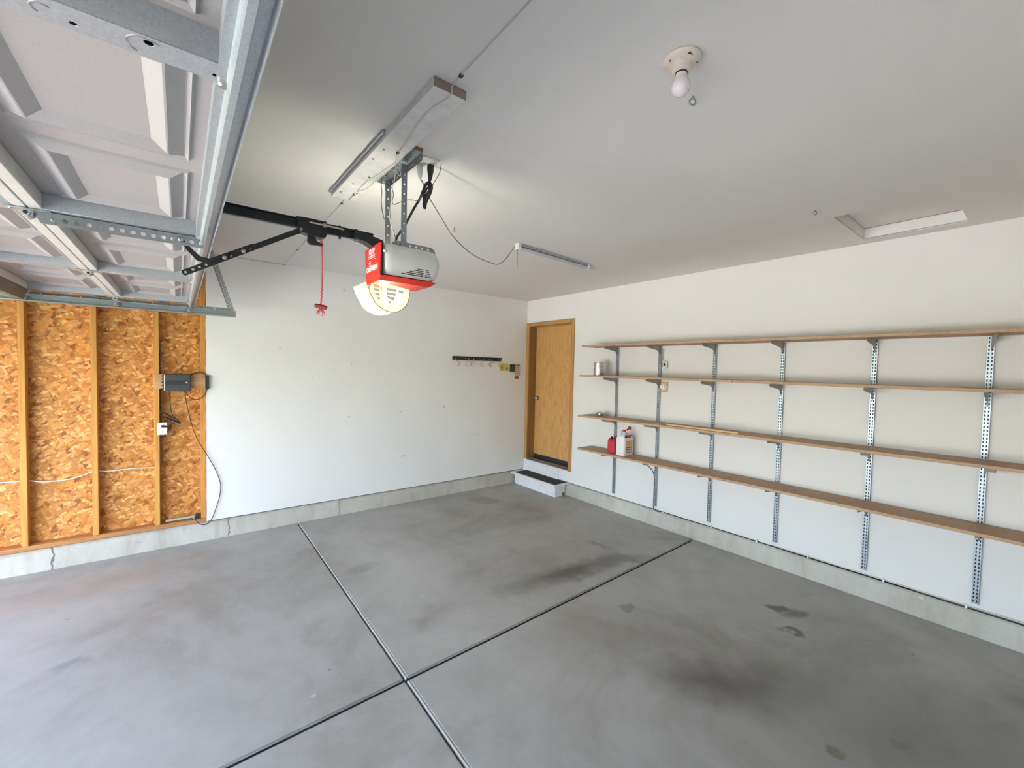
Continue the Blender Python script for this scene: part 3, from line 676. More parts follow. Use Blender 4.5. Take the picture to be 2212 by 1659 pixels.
# ---- fittings on the back wall
dl = thing('dial_timer', 'almond wall plate with a white round dial under the second shelf', 'wall dial', (2.366, 0, 1.565))
MB().box(2.318, 2.412, -0.009, -0.0003, 1.510, 1.620).build('plate', M_TAN, dl, bevel=0.003)
k = MB(); k.lathe([(0.036, 0), (0.036, .006), (0.030, .008), (0.028, .028), (0.024, .031), (0.0, .031)], (2.362, -0.009, 1.566), (0, -1, 0), 28); k.build('dial', M_WHITE, dl)
k = MB(); k.lathe([(0.006, 0), (0.006, .002), (0, .002)], (2.362, -0.040, 1.566), (0, -1, 0), 10); k.build('dial_centre', M_CABG, dl)
for q in range(7):
    a = R(-60 + q * 40); MB().box(2.362 + .041 * math.cos(a) - .0015, 2.362 + .041 * math.cos(a) + .0015, -0.0098, -0.0088, 1.566 + .041 * math.sin(a) - .0015, 1.566 + .041 * math.sin(a) + .0015).build('tick_mark', M_INK, dl)
sw = thing('bare_switch', 'bare metal switch without cover plate beside the second upright', 'switch', (2.378, 0, 1.81))
plate('yoke', rrect(2.352, 2.404, 1.756, 1.862, 0.004), [circ(2.378, 1.852, .004), circ(2.378, 1.766, .004, 8, 2, 1)], 0.002, basis((0, -0.0015, 0), (1, 0, 0), (0, 0, 1)), M_GALV, sw)
MB().box(2.354, 2.400, -0.024, -0.003, 1.780, 1.838).build('switch_body', M_WHITE, sw, bevel=0.002)
MB().box(2.346, 2.353, -0.022, -0.002, 1.785, 1.835).build('side_clip', M_CABG, sw)
MB().box(2.366, 2.388, -0.032, -0.024, 1.790, 1.826).build('toggle', M_BLKPL, sw, bevel=0.002)
rs = MB(); zz = 1.850; pts = []
while zz < 1.985: pts.append((2.345 + rng.random() * .006, zz)); zz += .012
rs.prism([(2.328, 1.985), (2.328, 1.850)] + pts, 1, -0.006, -0.0003)
tag(rs.build('torn_patch', M_BRKT), 'ragged grey strip on the wall behind the second upright', 'patch')

# ================================================================== LEFT WALL FITTINGS
rk = thing('hook_rack', 'black wall board carrying six curved orange hooks', 'hook rack', (0, -0.89, 1.853))
MB().box(0.0004, 0.019, -1.303, -0.480, 1.828, 1.880).build('board', M_BLACK, rk, bevel=0.002)
for k, yy in enumerate((-1.262, -1.062, -0.980, -0.818, -0.668, -0.505)):
    s = 1 if k == 0 else -1
    p = [(0.014, yy, 1.850), (0.026, yy, 1.852), (0.030, yy, 1.838), (0.030, yy + s * .004, 1.824), (0.032, yy + s * .018, 1.812), (0.034, yy + s * .040, 1.800), (0.036, yy + s * .050, 1.780), (0.036, yy + s * .042, 1.758), (0.036, yy + s * .020, 1.748), (0.036, yy - s * .004, 1.750)]
    m = MB(); m.tube(smooth(p, 4), 0.0052, 8); m.build('hook', M_COPPER, rk)
    if k: m = MB(); m.cyl((0.018, yy - .045, 1.852), (0.022, yy - .045, 1.852), .005, 8); m.build('screw', M_CHROME, rk)
ys = thing('warning_sticker', 'yellow warning sticker beside the last hook of the rack', 'sticker', (0, -0.418, 1.745))
st_ = MB().box(0.0003, 0.0012, -0.505, -0.331, 1.690, 1.800).build('paper', M_YEL, ys)
MB().box(0.0013, 0.0017, -0.490, -0.350, 1.789, 1.793).build('heading_line', M_INK, ys)
for q in range(4): MB().box(0.0013, 0.0016, -0.495, -0.425 + .014 * (q % 2), 1.776 - .009 * q, 1.778 - .009 * q).build('text_line', M_INK, ys)
MB().box(0.0013, 0.0016, -0.498, -0.425, 1.737, 1.744).build('text_line', M_INK, ys)
for q in range(4): MB().box(0.0013, 0.0016, -0.495, -0.430 - .008 * (q % 2), 1.722 - .008 * q, 1.7245 - .008 * q).build('text_line', M_INK, ys)
rg = MB(); rg.tube([(0.0014, -0.375 + .020 * math.cos(2 * PI * k / 20), 1.722 + .020 * math.sin(2 * PI * k / 20)) for k in range(20)], 0.0026, 6, True); rg.tube([(0.0014, -0.388, 1.736), (0.0014, -0.362, 1.708)], .0026, 6); rg.tube([(0.0014, -0.372, 1.735), (0.0014, -0.380, 1.724), (0.0014, -0.370, 1.716), (0.0014, -0.378, 1.707)], .0026, 6)
rg.build('prohibition_mark', M_INK, ys)
wc = thing('wall_control', 'black push button opener control between two paper notices', 'wall control', (0, -0.278, 1.735))
MB().box(0.0004, 0.020, -0.321, -0.236, 1.681, 1.791).build('housing', M_BLKPL, wc, bevel=0.004)
MB().box(0.020, 0.024, -0.306, -0.250, 1.695, 1.735).build('push_bar', M_CHARC, wc, bevel=0.002)
MB().box(0.020, 0.022, -0.298, -0.262, 1.763, 1.767).build('white_line', M_WHITE, wc)
MB().box(0.020, 0.0225, -0.300, -0.256, 1.742, 1.757).build('light_button', M_CHARC, wc)
pn = thing('paper_notice', 'pale curling paper notice with rust red band near the door corner', 'notice', (0, -0.168, 1.70))
nm = MB(); rows = [(1.795, .0006), (1.75, .004), (1.70, .008), (1.65, .006), (1.618, .004)]
vs = [(x, y, z) for (z, x) in rows for y in (-0.226, -0.112)]; n_ = len(vs); vs += [(x + .0006, y, z) for (x, y, z) in vs]
fs = []
for q in range(4): a = q * 2; fs += [(a, a + 1, a + 3, a + 2), (n_ + a, n_ + a + 2, n_ + a + 3, n_ + a + 1), (a, a + 2, n_ + a + 2, n_ + a), (a + 1, n_ + a + 1, n_ + a + 3, a + 3)]
nm.add(vs, fs).build('paper', M_PAPER, pn)
MB().box(0.0022, 0.0035, -0.205, -0.122, 1.772, 1.786).build('red_heading', M_PAPRED, pn)
m = MB(); m.tube([(0.0062, -0.165 + .018 * math.cos(2 * PI * k / 16), 1.735 + .018 * math.sin(2 * PI * k / 16)) for k in range(16)], .0014, 5, True); m.build('round_print', M_PAPRED, pn)
for q in range(4): MB().box(0.0085, 0.0092, -0.212, -0.130, 1.690 - .012 * q, 1.693 - .012 * q).build('text_line', M_CABG, pn)
MB().box(0.0003, 0.003, -0.224, -0.150, 1.574, 1.6175).build('backing_remnant', M_PAPRED, pn)

# charger on its board between the studs
bd = tag(MB().box(-0.0125, -0.0005, -4.372, -3.995, 1.474, 1.606).build('mounting_board', M_BLOCK, bevel=0.002, bseg=1), 'pale wood board nailed across the last stud bay behind the black charger', 'board')
ch = thing('battery_charger', 'dark grey battery unit with a pale stripe on the stud board', 'battery unit', (0.0, -4.21, 1.53))
m = MB(); m.loft([[(x, p[0], p[1]) for p in rrect(-4.310 + i, -4.112 - i, 1.452 + i, 1.608 - i, .012, 4)] for (x, i) in ((0.0, 0.002), (0.004, 0), (0.055, 0), (0.062, .005))], False); m.build('case', M_CHARC, ch)
MB().box(0.0622, 0.0634, -4.298, -4.140, 1.510, 1.552).build('centre_band', M_BLKPL, ch, bevel=.0004, bseg=1)
MB().box(0.0622, 0.0640, -4.302, -4.295, 1.458, 1.602).build('pale_stripe', M_WHITE, ch)
m = MB(); m.lathe([(0.008, 0), (0.008, .003), (0.0, .004)], (0.0622, -4.142, 1.531), (1, 0, 0), 16); m.build('indicator', M_CHROME, ch)
for q in range(5): MB().box(0.006, 0.030, -4.320, -4.310, 1.470 + .029 * q, 1.482 + .029 * q).build('side_fin', M_CHARC, ch)
for q in range(2):
    m = MB(); m.tube([(0.0636, -4.285 + .014 * q + .005 * math.cos(2 * PI * k / 12), 1.531 + .005 * math.sin(2 * PI * k / 12)) for k in range(12)], .0012, 5, True); m.build('ring_mark', M_BLACK, ch)
# outlet
ou = thing('wall_outlet', 'white duplex outlet on the third stud below the battery unit', 'outlet', (-0.01, -4.318, 1.107))
MB().box(-0.060, -0.0135, -4.337, -4.290, 1.065, 1.150).build('box', M_CABG, ou)
MB().box(-0.0130, -0.006, -4.354, -4.284, 1.052, 1.163).build('cover_plate', M_WHITE, ou, bevel=.0015)
for zz in (1.085, 1.130):
    rc = MB(); rc.loft([[(x, p[0], p[1]) for p in rrect(-4.336, -4.302, zz - .014, zz + .014, .011, 4)] for x in (-.006, -.0042)], False); rc = rc.build('receptacle', M_WHITE, ou)
    if zz < 1.1:
        for yy in (-4.325, -4.313): MB().box(-.0042, -.0038, yy - .0012, yy + .0012, zz - .002, zz + .007).build('slot', M_INK, rc)
cd = thing('charger_cord', 'black power cord looped between battery unit and outlet', 'cord', (-0.03, -4.26, 1.25))
m = MB(); m.tube(smooth([(0.02, -4.262, 1.454), (-0.03, -4.262, 1.40), (-0.05, -4.262, 1.33), (-0.045, -4.252, 1.25), (-0.04, -4.231, 1.205), (-0.035, -4.204, 1.168), (-0.03, -4.197, 1.152), (-0.03, -4.237, 1.185), (-0.03, -4.294, 1.240), (-0.03, -4.320, 1.243), (-0.03, -4.322, 1.222), (-0.03, -4.285, 1.206), (-0.03, -4.238, 1.176), (-0.028, -4.198, 1.146), (-0.025, -4.190, 1.158), (-0.025, -4.235, 1.20), (-0.02, -4.300, 1.250), (-0.02, -4.326, 1.236), (-0.02, -4.28, 1.196), (-0.02, -4.215, 1.160), (-0.01, -4.228, 1.165), (-0.005, -4.256, 1.137), (0.0, -4.285, 1.123), (0.006, -4.302, 1.128)], 5), 0.0042, 7); m.build('cable', M_CABB, cd)
m = MB(); m.tube([(-0.002, -4.319, 1.130), (0.010, -4.319, 1.130), (0.016, -4.306, 1.128), (0.012, -4.292, 1.124)], [.011, .011, .009, .005], 10); m.build('plug', M_CABB, cd)
m = MB(); m.tube([(-0.022, -4.190, 1.149), (-0.022, -4.206, 1.160), (-0.022, -4.218, 1.170)], .010, 8); m.build('cord_tie', M_CABB, cd)
c2 = thing('sensor_cord', 'thin black cord hanging from the battery unit down to the curb', 'cord', (0.01, -4.0, 0.8))
m = MB(); m.tube(smooth([(0.03, -4.155, 1.455), (0.02, -4.148, 1.385), (0.02, -4.135, 1.298), (0.02, -4.115, 1.188), (0.02, -4.077, 1.033), (0.02, -4.039, 0.941), (0.018, -3.989, 0.838), (0.014, -3.935, 0.715), (0.012, -3.898, 0.610), (0.012, -3.880, 0.516), (0.012, -3.891, 0.404), (0.012, -3.921, 0.295), (0.013, -3.951, 0.210), (0.016, -3.984, 0.168), (0.018, -4.016, 0.160), (0.018, -4.052, 0.181), (0.012, -4.077, 0.220), (-0.006, -4.084, 0.240)], 5), 0.0032, 7); m.build('cable', M_CABB, c2)
c3 = thing('adapter_cord', 'black cord loop with inline adapter at the drywall edge', 'cord', (0.015, -4.03, 1.5))
m = MB(); m.tube(smooth([(0.03, -4.107, 1.600), (0.018, -4.095, 1.610), (0.012, -4.064, 1.627), (0.010, -4.025, 1.623), (0.012, -3.993, 1.600)], 5), .0036, 7); m.build('cable', M_CABB, c3); m = MB(); m.tube(smooth([(0.012, -3.983, 1.469), (0.012, -4.000, 1.425), (0.012, -4.028, 1.385), (0.012, -4.062, 1.369), (0.014, -4.100, 1.379), (0.018, -4.135, 1.415), (0.03, -4.150, 1.4465)], 5), .0036, 7); m.build('cable', M_CABB, c3)
MB().box(0.0012, 0.030, -3.999, -3.972, 1.465, 1.600).build('adapter', M_BLKPL, c3, bevel=.004)
# conduit strip and sensor at the sill
cs = thing('door_sensor', 'small dark sensor on a pale metal strip above the sill plate', 'sensor', (-0.04, -4.16, 0.24))
MB().box(-0.05, -0.034, -4.300, -4.090, 0.232, 0.250).build('metal_strip', M_GALV, cs)
MB().box(-0.050, -0.012, -4.098, -4.080, 0.224, 0.262).build('bracket', M_BRKT, cs)
MB().box(-0.046, -0.0125, -4.078, -4.042, 0.228, 0.266).build('sensor_housing', M_BLKPL, cs, bevel=.003)
rm = thing('stud_cable', 'white cable threaded through the studs across the strand board', 'cable', (-0.06, -4.8, 0.75))
m = MB(); m.tube(smooth([(-.06, -5.60, .752), (-.06, -5.303, .744), (-.06, -5.202, .740), (-.06, -5.142, .736), (-.06, -5.082, .718), (-.06, -5.017, .714), (-.06, -4.923, .718), (-.06, -4.854, .736), (-.06, -4.795, .758), (-.06, -4.744, .763), (-.06, -4.697, .755), (-.06, -4.608, .755), (-.06, -4.516, .757), (-.06, -4.389, .748), (-.06, -4.355, .746)], 4), .0052, 7); m.build('cable', M_CABW, rm)
gw = thing('outlet_feed_wire', 'thin grey wire running down beside the third stud', 'cable', (-0.09, -4.335, 1.0))
m = MB(); m.tube(smooth([(-.092, -4.330, 1.9), (-.092, -4.330, 1.6), (-.092, -4.330, 1.35), (-.090, -4.330, 1.17)], 4), .0045, 6); m.build('cable', M_CABG, gw); m = MB(); m.tube(smooth([(-.090, -4.329, 1.05), (-.092, -4.330, .95), (-.092, -4.318, .88), (-.092, -4.322, .80), (-.092, -4.331, .76)], 4), .0045, 6); m.build('cable', M_CABG, gw)
# black cable on the back curb
bc = thing('curb_cable', 'black cable clipped along the top of the back curb under the shelves', 'cable', (3.4, -0.01, 0.18))
m = MB(); m.tube(smooth([(2.177, -.010, .690), (2.190, -.010, .660), (2.228, -.010, .642), (2.270, -.010, .600), (2.284, -.010, .550), (2.286, -.009, .400), (2.286, -.009, .215), (2.300, -.009, .186), (2.345, -.009, .172), (2.413, -.010, .186), (2.62, -.010, .184), (2.95, -.010, .187), (3.375, -.010, .185), (3.779, -.010, .182), (4.27, -.010, .182), (4.70, -.010, .180), (5.2, -.010, .182), (5.72, -.010, .185)], 5), .0036, 7); m.build('cable', M_CABB, bc)
m = MB(); m.tube(smooth([(3.5, -.0085, .194), (4.0, -.0085, .193), (4.5, -.0085, .193), (5.0, -.0085, .196), (5.7, -.0085, .195)], 5), .004, 6); m.build('white_cable', M_CABW, bc)
for xx in (2.413, 2.95, 3.375, 3.779, 4.27, 4.70):
    MB().box(xx - .006, xx + .006, -.019, -.0035, .178, .206).build('clip', M_WHITE, bc, bevel=.002)

# ================================================================== GARAGE DOOR (raised, lying on its tracks)
ZS, ZB = 2.268, 2.217          # skin and lowest face of the stiles
YE = -4.092; SH = 0.490        # leading edge, section height
gd = thing('garage_door', 'raised white sectional garage door with galvanized stiles under the ceiling', 'garage door', (XC, -5.07, ZB))
SXS = [0.470, 1.680, XC, 4.100, 5.310]
for k in range(4):
    ya, yb = YE - SH * (k + 1) + 0.002, YE - SH * k - 0.002
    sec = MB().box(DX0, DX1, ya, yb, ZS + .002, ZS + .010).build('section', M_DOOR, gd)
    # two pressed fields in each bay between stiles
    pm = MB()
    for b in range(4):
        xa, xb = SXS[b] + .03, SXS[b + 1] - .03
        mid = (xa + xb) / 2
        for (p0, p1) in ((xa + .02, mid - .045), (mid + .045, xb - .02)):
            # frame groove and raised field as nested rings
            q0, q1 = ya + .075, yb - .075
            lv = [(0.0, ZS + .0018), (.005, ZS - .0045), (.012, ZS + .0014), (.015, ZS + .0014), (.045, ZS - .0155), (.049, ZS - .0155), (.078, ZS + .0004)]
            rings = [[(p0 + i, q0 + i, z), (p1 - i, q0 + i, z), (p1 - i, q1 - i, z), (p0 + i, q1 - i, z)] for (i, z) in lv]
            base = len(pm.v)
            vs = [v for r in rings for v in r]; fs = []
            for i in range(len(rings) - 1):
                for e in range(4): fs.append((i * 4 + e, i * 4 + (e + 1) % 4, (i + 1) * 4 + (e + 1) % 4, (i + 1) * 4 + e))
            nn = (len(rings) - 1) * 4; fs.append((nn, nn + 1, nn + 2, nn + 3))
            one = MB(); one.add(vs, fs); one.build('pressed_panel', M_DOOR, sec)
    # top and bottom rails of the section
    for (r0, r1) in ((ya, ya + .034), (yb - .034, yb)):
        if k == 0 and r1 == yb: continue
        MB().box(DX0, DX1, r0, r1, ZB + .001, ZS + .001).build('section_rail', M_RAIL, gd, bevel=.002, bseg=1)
    for s, x in enumerate(SXS):
        w = .028 if s != 2 else .036
        hl = [circ(0.06 + q * .085, .0 + (.012 if q % 2 else -.010), .005 if q % 3 else .007, 8) for q in range(5)] if s in (1, 3) else []
        y0_, y1_ = ya + .0345, yb - (.0345 if k else .006)
        plate('stile_face', loopbox(0, y1_ - y0_, -w, w), hl, .0016, basis((x, y0_, ZB + .0012), (0, 1, 0), (1, 0, 0)), M_STILE, gd)
        for xx in (x - w, x + w - .0016): MB().box(xx, xx + .0016, y0_, y1_, ZB + .002, ZS + .0015).build('stile_web', M_STILE, gd)
    if k == 0:
        for (yk, rk_) in ((-4.235, .023), (-4.345, .012)):
            m = MB(); m.tube([(4.10 + rk_ * math.cos(a_), yk + rk_ * math.sin(a_), ZB + .0002) for a_ in [R(-150 + 14 * q) for q in range(15)]], .0011, 5); m.build('knockout_ring', M_CHROME, gd)
    # hinges at the joint
    if k < 3:
        for x in SXS:
            hg = MB().box(x - .02, x + .02, ya - .055, ya + .050, ZB - .0035, ZB - .0005).build('hinge', M_GALV, gd)
            for xx in (x - .02, x + .017): MB().prism([(ya - .018, ZB - .004), (ya + .012, ZB - .004), (ya + .010, ZB - .020), (ya - .004, ZB - .030), (ya - .016, ZB - .022)], 0, xx, xx + .003).build('hinge_ear', M_GALV, hg)
            m = MB(); m.cyl((x - .026, ya - .004, ZB - .017), (x + .034, ya - .004, ZB - .017), .0095, 14); m.build('knuckle', M_GALV, hg)
            m = MB(); m.lathe([(.006, 0), (.006, .0006), (0, .0006)], (x + .0341, ya - .004, ZB - .017), (1, 0, 0), 12); m.build('bore', M_BLACK, hg)
            for yy in (ya - .042, ya + .036): m = MB(); m.lathe([(.006, 0), (.006, -.004), (0, -.005)], (x, yy, ZB - .0035), seg=8); m.build('bolt', M_CHROME, hg)
# hat-shaped stiffening strut along the leading edge
prof = [(-.062, 0), (-.040, 0), (-.032, -.026), (-.014, -.026), (-.006, 0), (.020, 0), (.024, -.024), (.026, -.024), (.026, .012), (.024, .012), (.024, .0025), (-.008, .0025), (-.016, -.0235), (-.030, -.0235), (-.038, .0025), (-.062, .0025)]
MB().prism([(-4.1055 + a * .62, ZB - .004 + b) for a, b in prof], 0, DX0 - .01, DX1 + .01).build('stiffening_strut', M_GALV, gd)
MB().box(DX0, DX1, YE - .05, YE + .006, ZB + .001, ZS + .012).build('top_rail', M_GALV, gd)
for x in (4.085, 2.90, 1.69, .48):
    m = MB(); m.lathe([(.010, 0), (.010, -.005), (.007, -.008), (0, -.008)], (x, -4.132, ZB - .0040), seg=8); m.build('bolt', M_CHROME, gd)
# olive painted strut at the second joint
y2 = YE - 2 * SH
MB().prism([(y2 - .016, ZB - .002), (y2 + .030, ZB - .002), (y2 + .030, ZB - .006), (y2 + .012, ZB - .075), (y2 - .016, ZB - .075)], 0, DX0 + .012, DX1 - .012).build('lower_strut', M_OLIVE, gd)
# perforated operator bracket angle along the centre stile
L0, L1 = -4.565, -4.118
plate('operator_bracket', [(0.010, -.003), (0, -.012), (.010, -.042), (L1 - L0, -.042), (L1 - L0, -.003)], [circ(.040 + q * .0285, -.024, .0075, 10) for q in range(15)], .003, basis((XC + .014, L0, ZB), (0, 1, 0), (0, 0, 1)), M_HANG, gd)
MB().box(XC - .024, XC + .0120, L0 + .02, L1, ZB - .0065, ZB - .0035).build('bracket_flange', M_HANG, gd)
m = MB(); m.lathe([(.0105, 0), (.0105, .006), (.007, .010), (0, .010)], (XC + .0158, -4.188, ZB - .022), (1, 0, 0), 8); m.build('bolt', M_CHROME, gd)

# track on the left side, with its hanger
tk = thing('door_track', 'galvanized door track hung beside the exposed stud wall on a perforated brace', 'door track', (0.40, -5.0, 2.15))
zc_, xt = 2.165, 0.385
path = [(-3.785, zc_)] + [(-5.85 - .3 * math.sin(a), zc_ - .3 + .3 * math.cos(a)) for a in [R(10 * q) for q in range(0, 10)]] + [(-6.15, 0.05)]
def sweep(sec):
    rings = []
    for i, (y, z) in enumerate(path):
        a = path[max(i - 1, 0)]; b_ = path[min(i + 1, len(path) - 1)]
        d = Vector((b_[0] - a[0], b_[1] - a[1])).normalized(); nrm = Vector((-d.y, d.x))
        if nrm.y < 0 and i < 2: nrm = -nrm
        nrm = Vector((d.y, -d.x))
        rings.append([(xt + sx, y + nrm.x * s_, z + nrm.y * s_) for (sx, s_) in sec])
    return rings
sec = [(.022, .028), (.022, .020), (.018, .020), (.018, .025), (-.018, .025), (-.018, -.025), (.018, -.025), (.018, -.020), (.022, -.020), (.022, -.028), (-.021, -.028), (-.021, .028)]
m = MB(); m.loft(sweep(sec), False); m.build('track', M_HANG, tk)
plate('track_angle', loopbox(0, 1.35, 0, .032), [circ(.05 + q * .105, .017, .006, 8) for q in range(13)], .002, basis((xt - .024, -5.15, zc_ + .020), (0, 1, 0), (0, 0, 1)), M_HANG, tk)
ht, hb = Vector((xt - .03, -3.985, H - .002)), Vector((xt - .03, -3.800, zc_ - .01))
hv = hb - ht; L = hv.length; hn = hv.normalized(); hy = Vector((0, hn.z, -hn.y))
hl = []
q = .02
while q < L - .02: hl += [circ(q, -.009, .0045, 8), circ(q + .0125, .009, .0045, 8)]; q += .026
plate('hanger_brace', loopbox(0, L, -.019, .019), hl, .002, basis(ht, hn, hy), M_HANG, tk)
plate('hanger_flange', loopbox(0, L, 0, .030), [circ(.03 + q * .04, .016, .0045, 8) for q in range(int(L / .04) - 1)], .002, basis(ht + hy * .020 + Vector((-.0, 0, 0)), hn, (-1, 0, 0)), M_HANG, tk)
for (yy, zz) in ((-3.795, zc_ + .008), (-3.795, zc_ - .012), (-3.815, zc_ - .002)): m = MB(); m.lathe([(.0045, 0), (.0045, .003), (0, .004)], (xt + .0225, yy, zz), (1, 0, 0), 8); m.build('bolt', M_CHROME, tk)
for yy in (YE - .03, YE - SH, YE - 2 * SH):
    m = MB(); m.lathe([(.008, -.006), (.014, -.005), (.014, .005), (.008, .006)], (xt, yy, zc_), (1, 0, 0), 16); ro = m.build('roller', M_BRKT, tk)
    m = MB(); m.cyl((xt, yy, zc_), (SXS[0] + .02, yy, zc_), .0055, 8); m.build('roller_stem', M_CHROME, ro)

# ================================================================== DOOR OPENER
ZR = 2.352
op = thing('door_opener', 'ceiling hung garage door opener with red front and silver housing', 'door opener', (XC, -3.30, 2.16))
# T rail
m = MB(); m.prism([(XC - .020, ZR + .022), (XC - .020, ZR + .018), (XC - .004, ZR + .018), (XC - .004, ZR - .014), (XC - .013, ZR - .014), (XC - .013, ZR - .018), (XC + .013, ZR - .018), (XC + .013, ZR - .014), (XC + .004, ZR - .014), (XC + .004, ZR + .018), (XC + .020, ZR + .018), (XC + .020, ZR + .022)], 1, -6.25, -3.44)
rail = m.build('rail', M_BLACK, op)
m = MB(); yy = -4.4
ch_ = MB(); ch_.box(XC - .003, XC + .003, -6.2, -3.46, ZR - .023, ZR - .019); ch_.build('drive_belt', M_STILE, rail)
m = MB(); m.prism([(-3.535, ZR + .0235), (-3.40, ZR - .004), (-3.40, ZR - .045), (-3.443, ZR - .045), (-3.485, ZR - .026), (-3.535, ZR - .019)], 0, XC - .022, XC + .030); m.build('rail_mount', M_BLACK, rail)
m = MB(); m.cyl((XC, -3.597, ZR - .030), (XC, -3.597, ZR + .030), .006, 10); m.build('stop_bolt', M_BLACK, rail)
# trolley
tr = MB(); tr.prism([(-3.790, ZR + .026), (-3.757, ZR + .030), (-3.66, ZR + .030), (-3.655, ZR - .02), (-3.665, ZR - .044), (-3.686, ZR - .048), (-3.73, ZR - .042), (-3.775, ZR - .036), (-3.778, ZR + .0)], 0, XC - .022, XC + .022)
tr = tr.build('trolley', M_BLACK, op, bevel=.002, bseg=1)
m = MB(); m.cyl((XC + .026, -3.735, ZR + .010), (XC + .026, -3.585, ZR + .010), .0045, 8); m.build('threaded_rod', M_CHROME, tr)
m = MB(); m.cyl((XC + .026, -3.678, ZR + .010), (XC + .026, -3.664, ZR + .010), .010, 6); m.build('nut', M_CHROME, tr)
m = MB(); m.prism([(-3.735, ZR - .040), (-3.705, ZR - .046), (-3.700, ZR - .062), (-3.672, ZR - .072), (-3.672, ZR - .080), (-3.725, ZR - .082), (-3.737, ZR - .070)], 0, XC - .009, XC + .009); m.build('release_lever', M_BLACK, tr)
m = MB(); m.cyl((XC - .026, -3.768, ZR - .028), (XC + .029, -3.768, ZR - .028), .006, 10); m.build('pivot_bolt', M_CHROME, tr)
# rope and handle
rp = MB(); pp = []
for k in range(60): a = k / 59; pp.append((XC + .0012 * math.sin(k * 1.9), -3.678 + .004 * math.sin(a * 3) + .0012 * math.cos(k * 1.9), ZR - .045 - a * .300))
rp.tube(pp, .0042, 7); rp.build('pull_rope', M_ROPE, tr)
hz = ZR - .356
m = MB(); m.tube([(XC - .008, -3.702, hz + .004), (XC - .003, -3.694, hz + .002), (XC + .003, -3.664, hz - .002), (XC + .008, -3.655, hz - .006)], [.0085, .0105, .0105, .0095], 10); m.build('pull_handle', M_REDD, tr)
for k in range(6):
    m = MB(); a = k * 1.05; m.tube(smooth([(XC, -3.679, hz - .008), (XC + .012 * math.cos(a), -3.679 + .012 * math.sin(a), hz - .020), (XC + .016 * math.cos(a + .6), -3.679 + .018 * math.sin(a + .4), hz - .030 - .006 * (k % 3))], 3), .0026, 5); m.build('rope_strand', M_ROPE, tr)
# arms
A0, A1 = Vector((0, -4.176, 2.074)), Vector((0, -3.768, ZR - .028)); ad = (A1 - A0).normalized(); an = Vector((0, -ad.z, ad.y)); AL = (A1 - A0).length
out = [(-.010, -.005), (-.005, -.011), (AL + .008, -.011), (AL + .012, 0), (AL + .008, .011), (-.005, .011), (-.010, .005)]
sa = plate('straight_arm', out, [circ(q, 0, rr_, 10) for q, rr_ in ((.002, .0052), (.029, .0052), (.053, .0052), (.078, .0050), (.150, .0060), (.176, .0048), (.226, .0060), (.254, .0048))], .005, basis((XC + .004, A0.y, A0.z), ad, an), M_BLACK, op)
ca = [(-4.196, 2.203), (-4.185, 2.207), (-4.158, 2.174), (-4.128, 2.146), (-4.099, 2.142), (-4.071, 2.158), (-3.951, 2.230), (-3.945, 2.222), (-3.951, 2.212), (-4.071, 2.139), (-4.109, 2.121), (-4.139, 2.128), (-4.166, 2.158), (-4.189, 2.190)]
MB().prism(ca, 0, XC - .004, XC + .0005).build('curved_arm', M_BLACK, op)
for q in (.150, .226): m = MB(); p = A0 + ad * q; m.lathe([(.0085, 0), (.0085, .005), (.005, .007), (0, .007)], (XC + .0066, p.y, p.z), (1, 0, 0), 10); m.build('arm_bolt', M_CHROME, op)
# motor housing
YM0, YM1 = -3.432, -3.140; mx0, mx1 = 2.785, 3.010; zt_, zb_ = 2.322, 2.168
def ring(z, gx, gy): 
    return [(p[0], p[1], z) for p in rrect(mx0 - gx, mx1 + gx, YM0, YM1 + gy, .045, 5)]
m = MB(); prof = [(0, -.012, -.012), (.08, .000, .0), (.25, .010, .012), (.5, .016, .018), (.75, .010, .014), (.90, .0, .004), (.97, -.012, -.010), (1.0, -.03, -.025)]
m.loft([ring(zb_ + (zt_ - zb_) * t, gx, gy) for t, gx, gy in prof])
shell = m.build('housing', M_SILV, op)
# vents low on the right side
for q in range(5):
    zz = zb_ + .012 + q * .0078; gx = .002 + q * .0022
    MB().box(mx1 + gx - .002, mx1 + gx + .0016, YM1 - .200 + q * .020, YM1 - .085, zz, zz + .0034).build('vent_slot', M_INK, shell)
    MB().box(mx1 + gx - .002, mx1 + gx + .0016, YM1 - .075, YM1 - .040 - q * .005, zz, zz + .0034).build('vent_slot', M_INK, shell)
# red front and bottom tray
def trap(y, ins): return [(mx0 + .020 + ins, y, zb_ - .006), (mx1 - .020 - ins, y, zb_ - .006), (mx1 - .004 - ins, y, zt_ - .006), (mx0 + .004 + ins, y, zt_ - .006)]
fp = MB(); fp.loft([trap(YM0 - .004, 0), trap(YM0 - .012, .004)], False)
MB().loft([[(mx0 + .006, YM0 - .012, zb_ - .0065), (mx1 - .001, YM0 - .012, zb_ - .0065), (mx1 - .001, YM1 - .006, zb_ - .0065), (mx0 + .006, YM1 - .006, zb_ - .0065)], [(mx0 + .028, YM0 - .008, zb_ - .029), (mx1 - .026, YM0 - .008, zb_ - .029), (mx1 - .026, YM1 - .035, zb_ - .029), (mx0 + .028, YM1 - .035, zb_ - .029)]], False).build('bottom_tray', M_RED, op, bevel=.0015, bseg=1)
fp = fp.build('front_panel', M_RED, op, bevel=.002, bseg=1)
MB().box(mx0 + .006, mx1 - .002, YM0 - .005, YM0 + .002, zb_ - .010, zt_ - .002).build('dark_seam', M_BLACK, op)
m = MB(); m.lathe([(.007, 0), (.007, .003), (0, .004)], (mx1 + .004, YM0 + .004, zb_ + .105), (1, -.4, 0), 10); m.build('side_button', M_WHITE, op)
TM = lambda x, z: basis((x, YM0 - .0126, z), (1, 0, 0), (0, 0, 1))
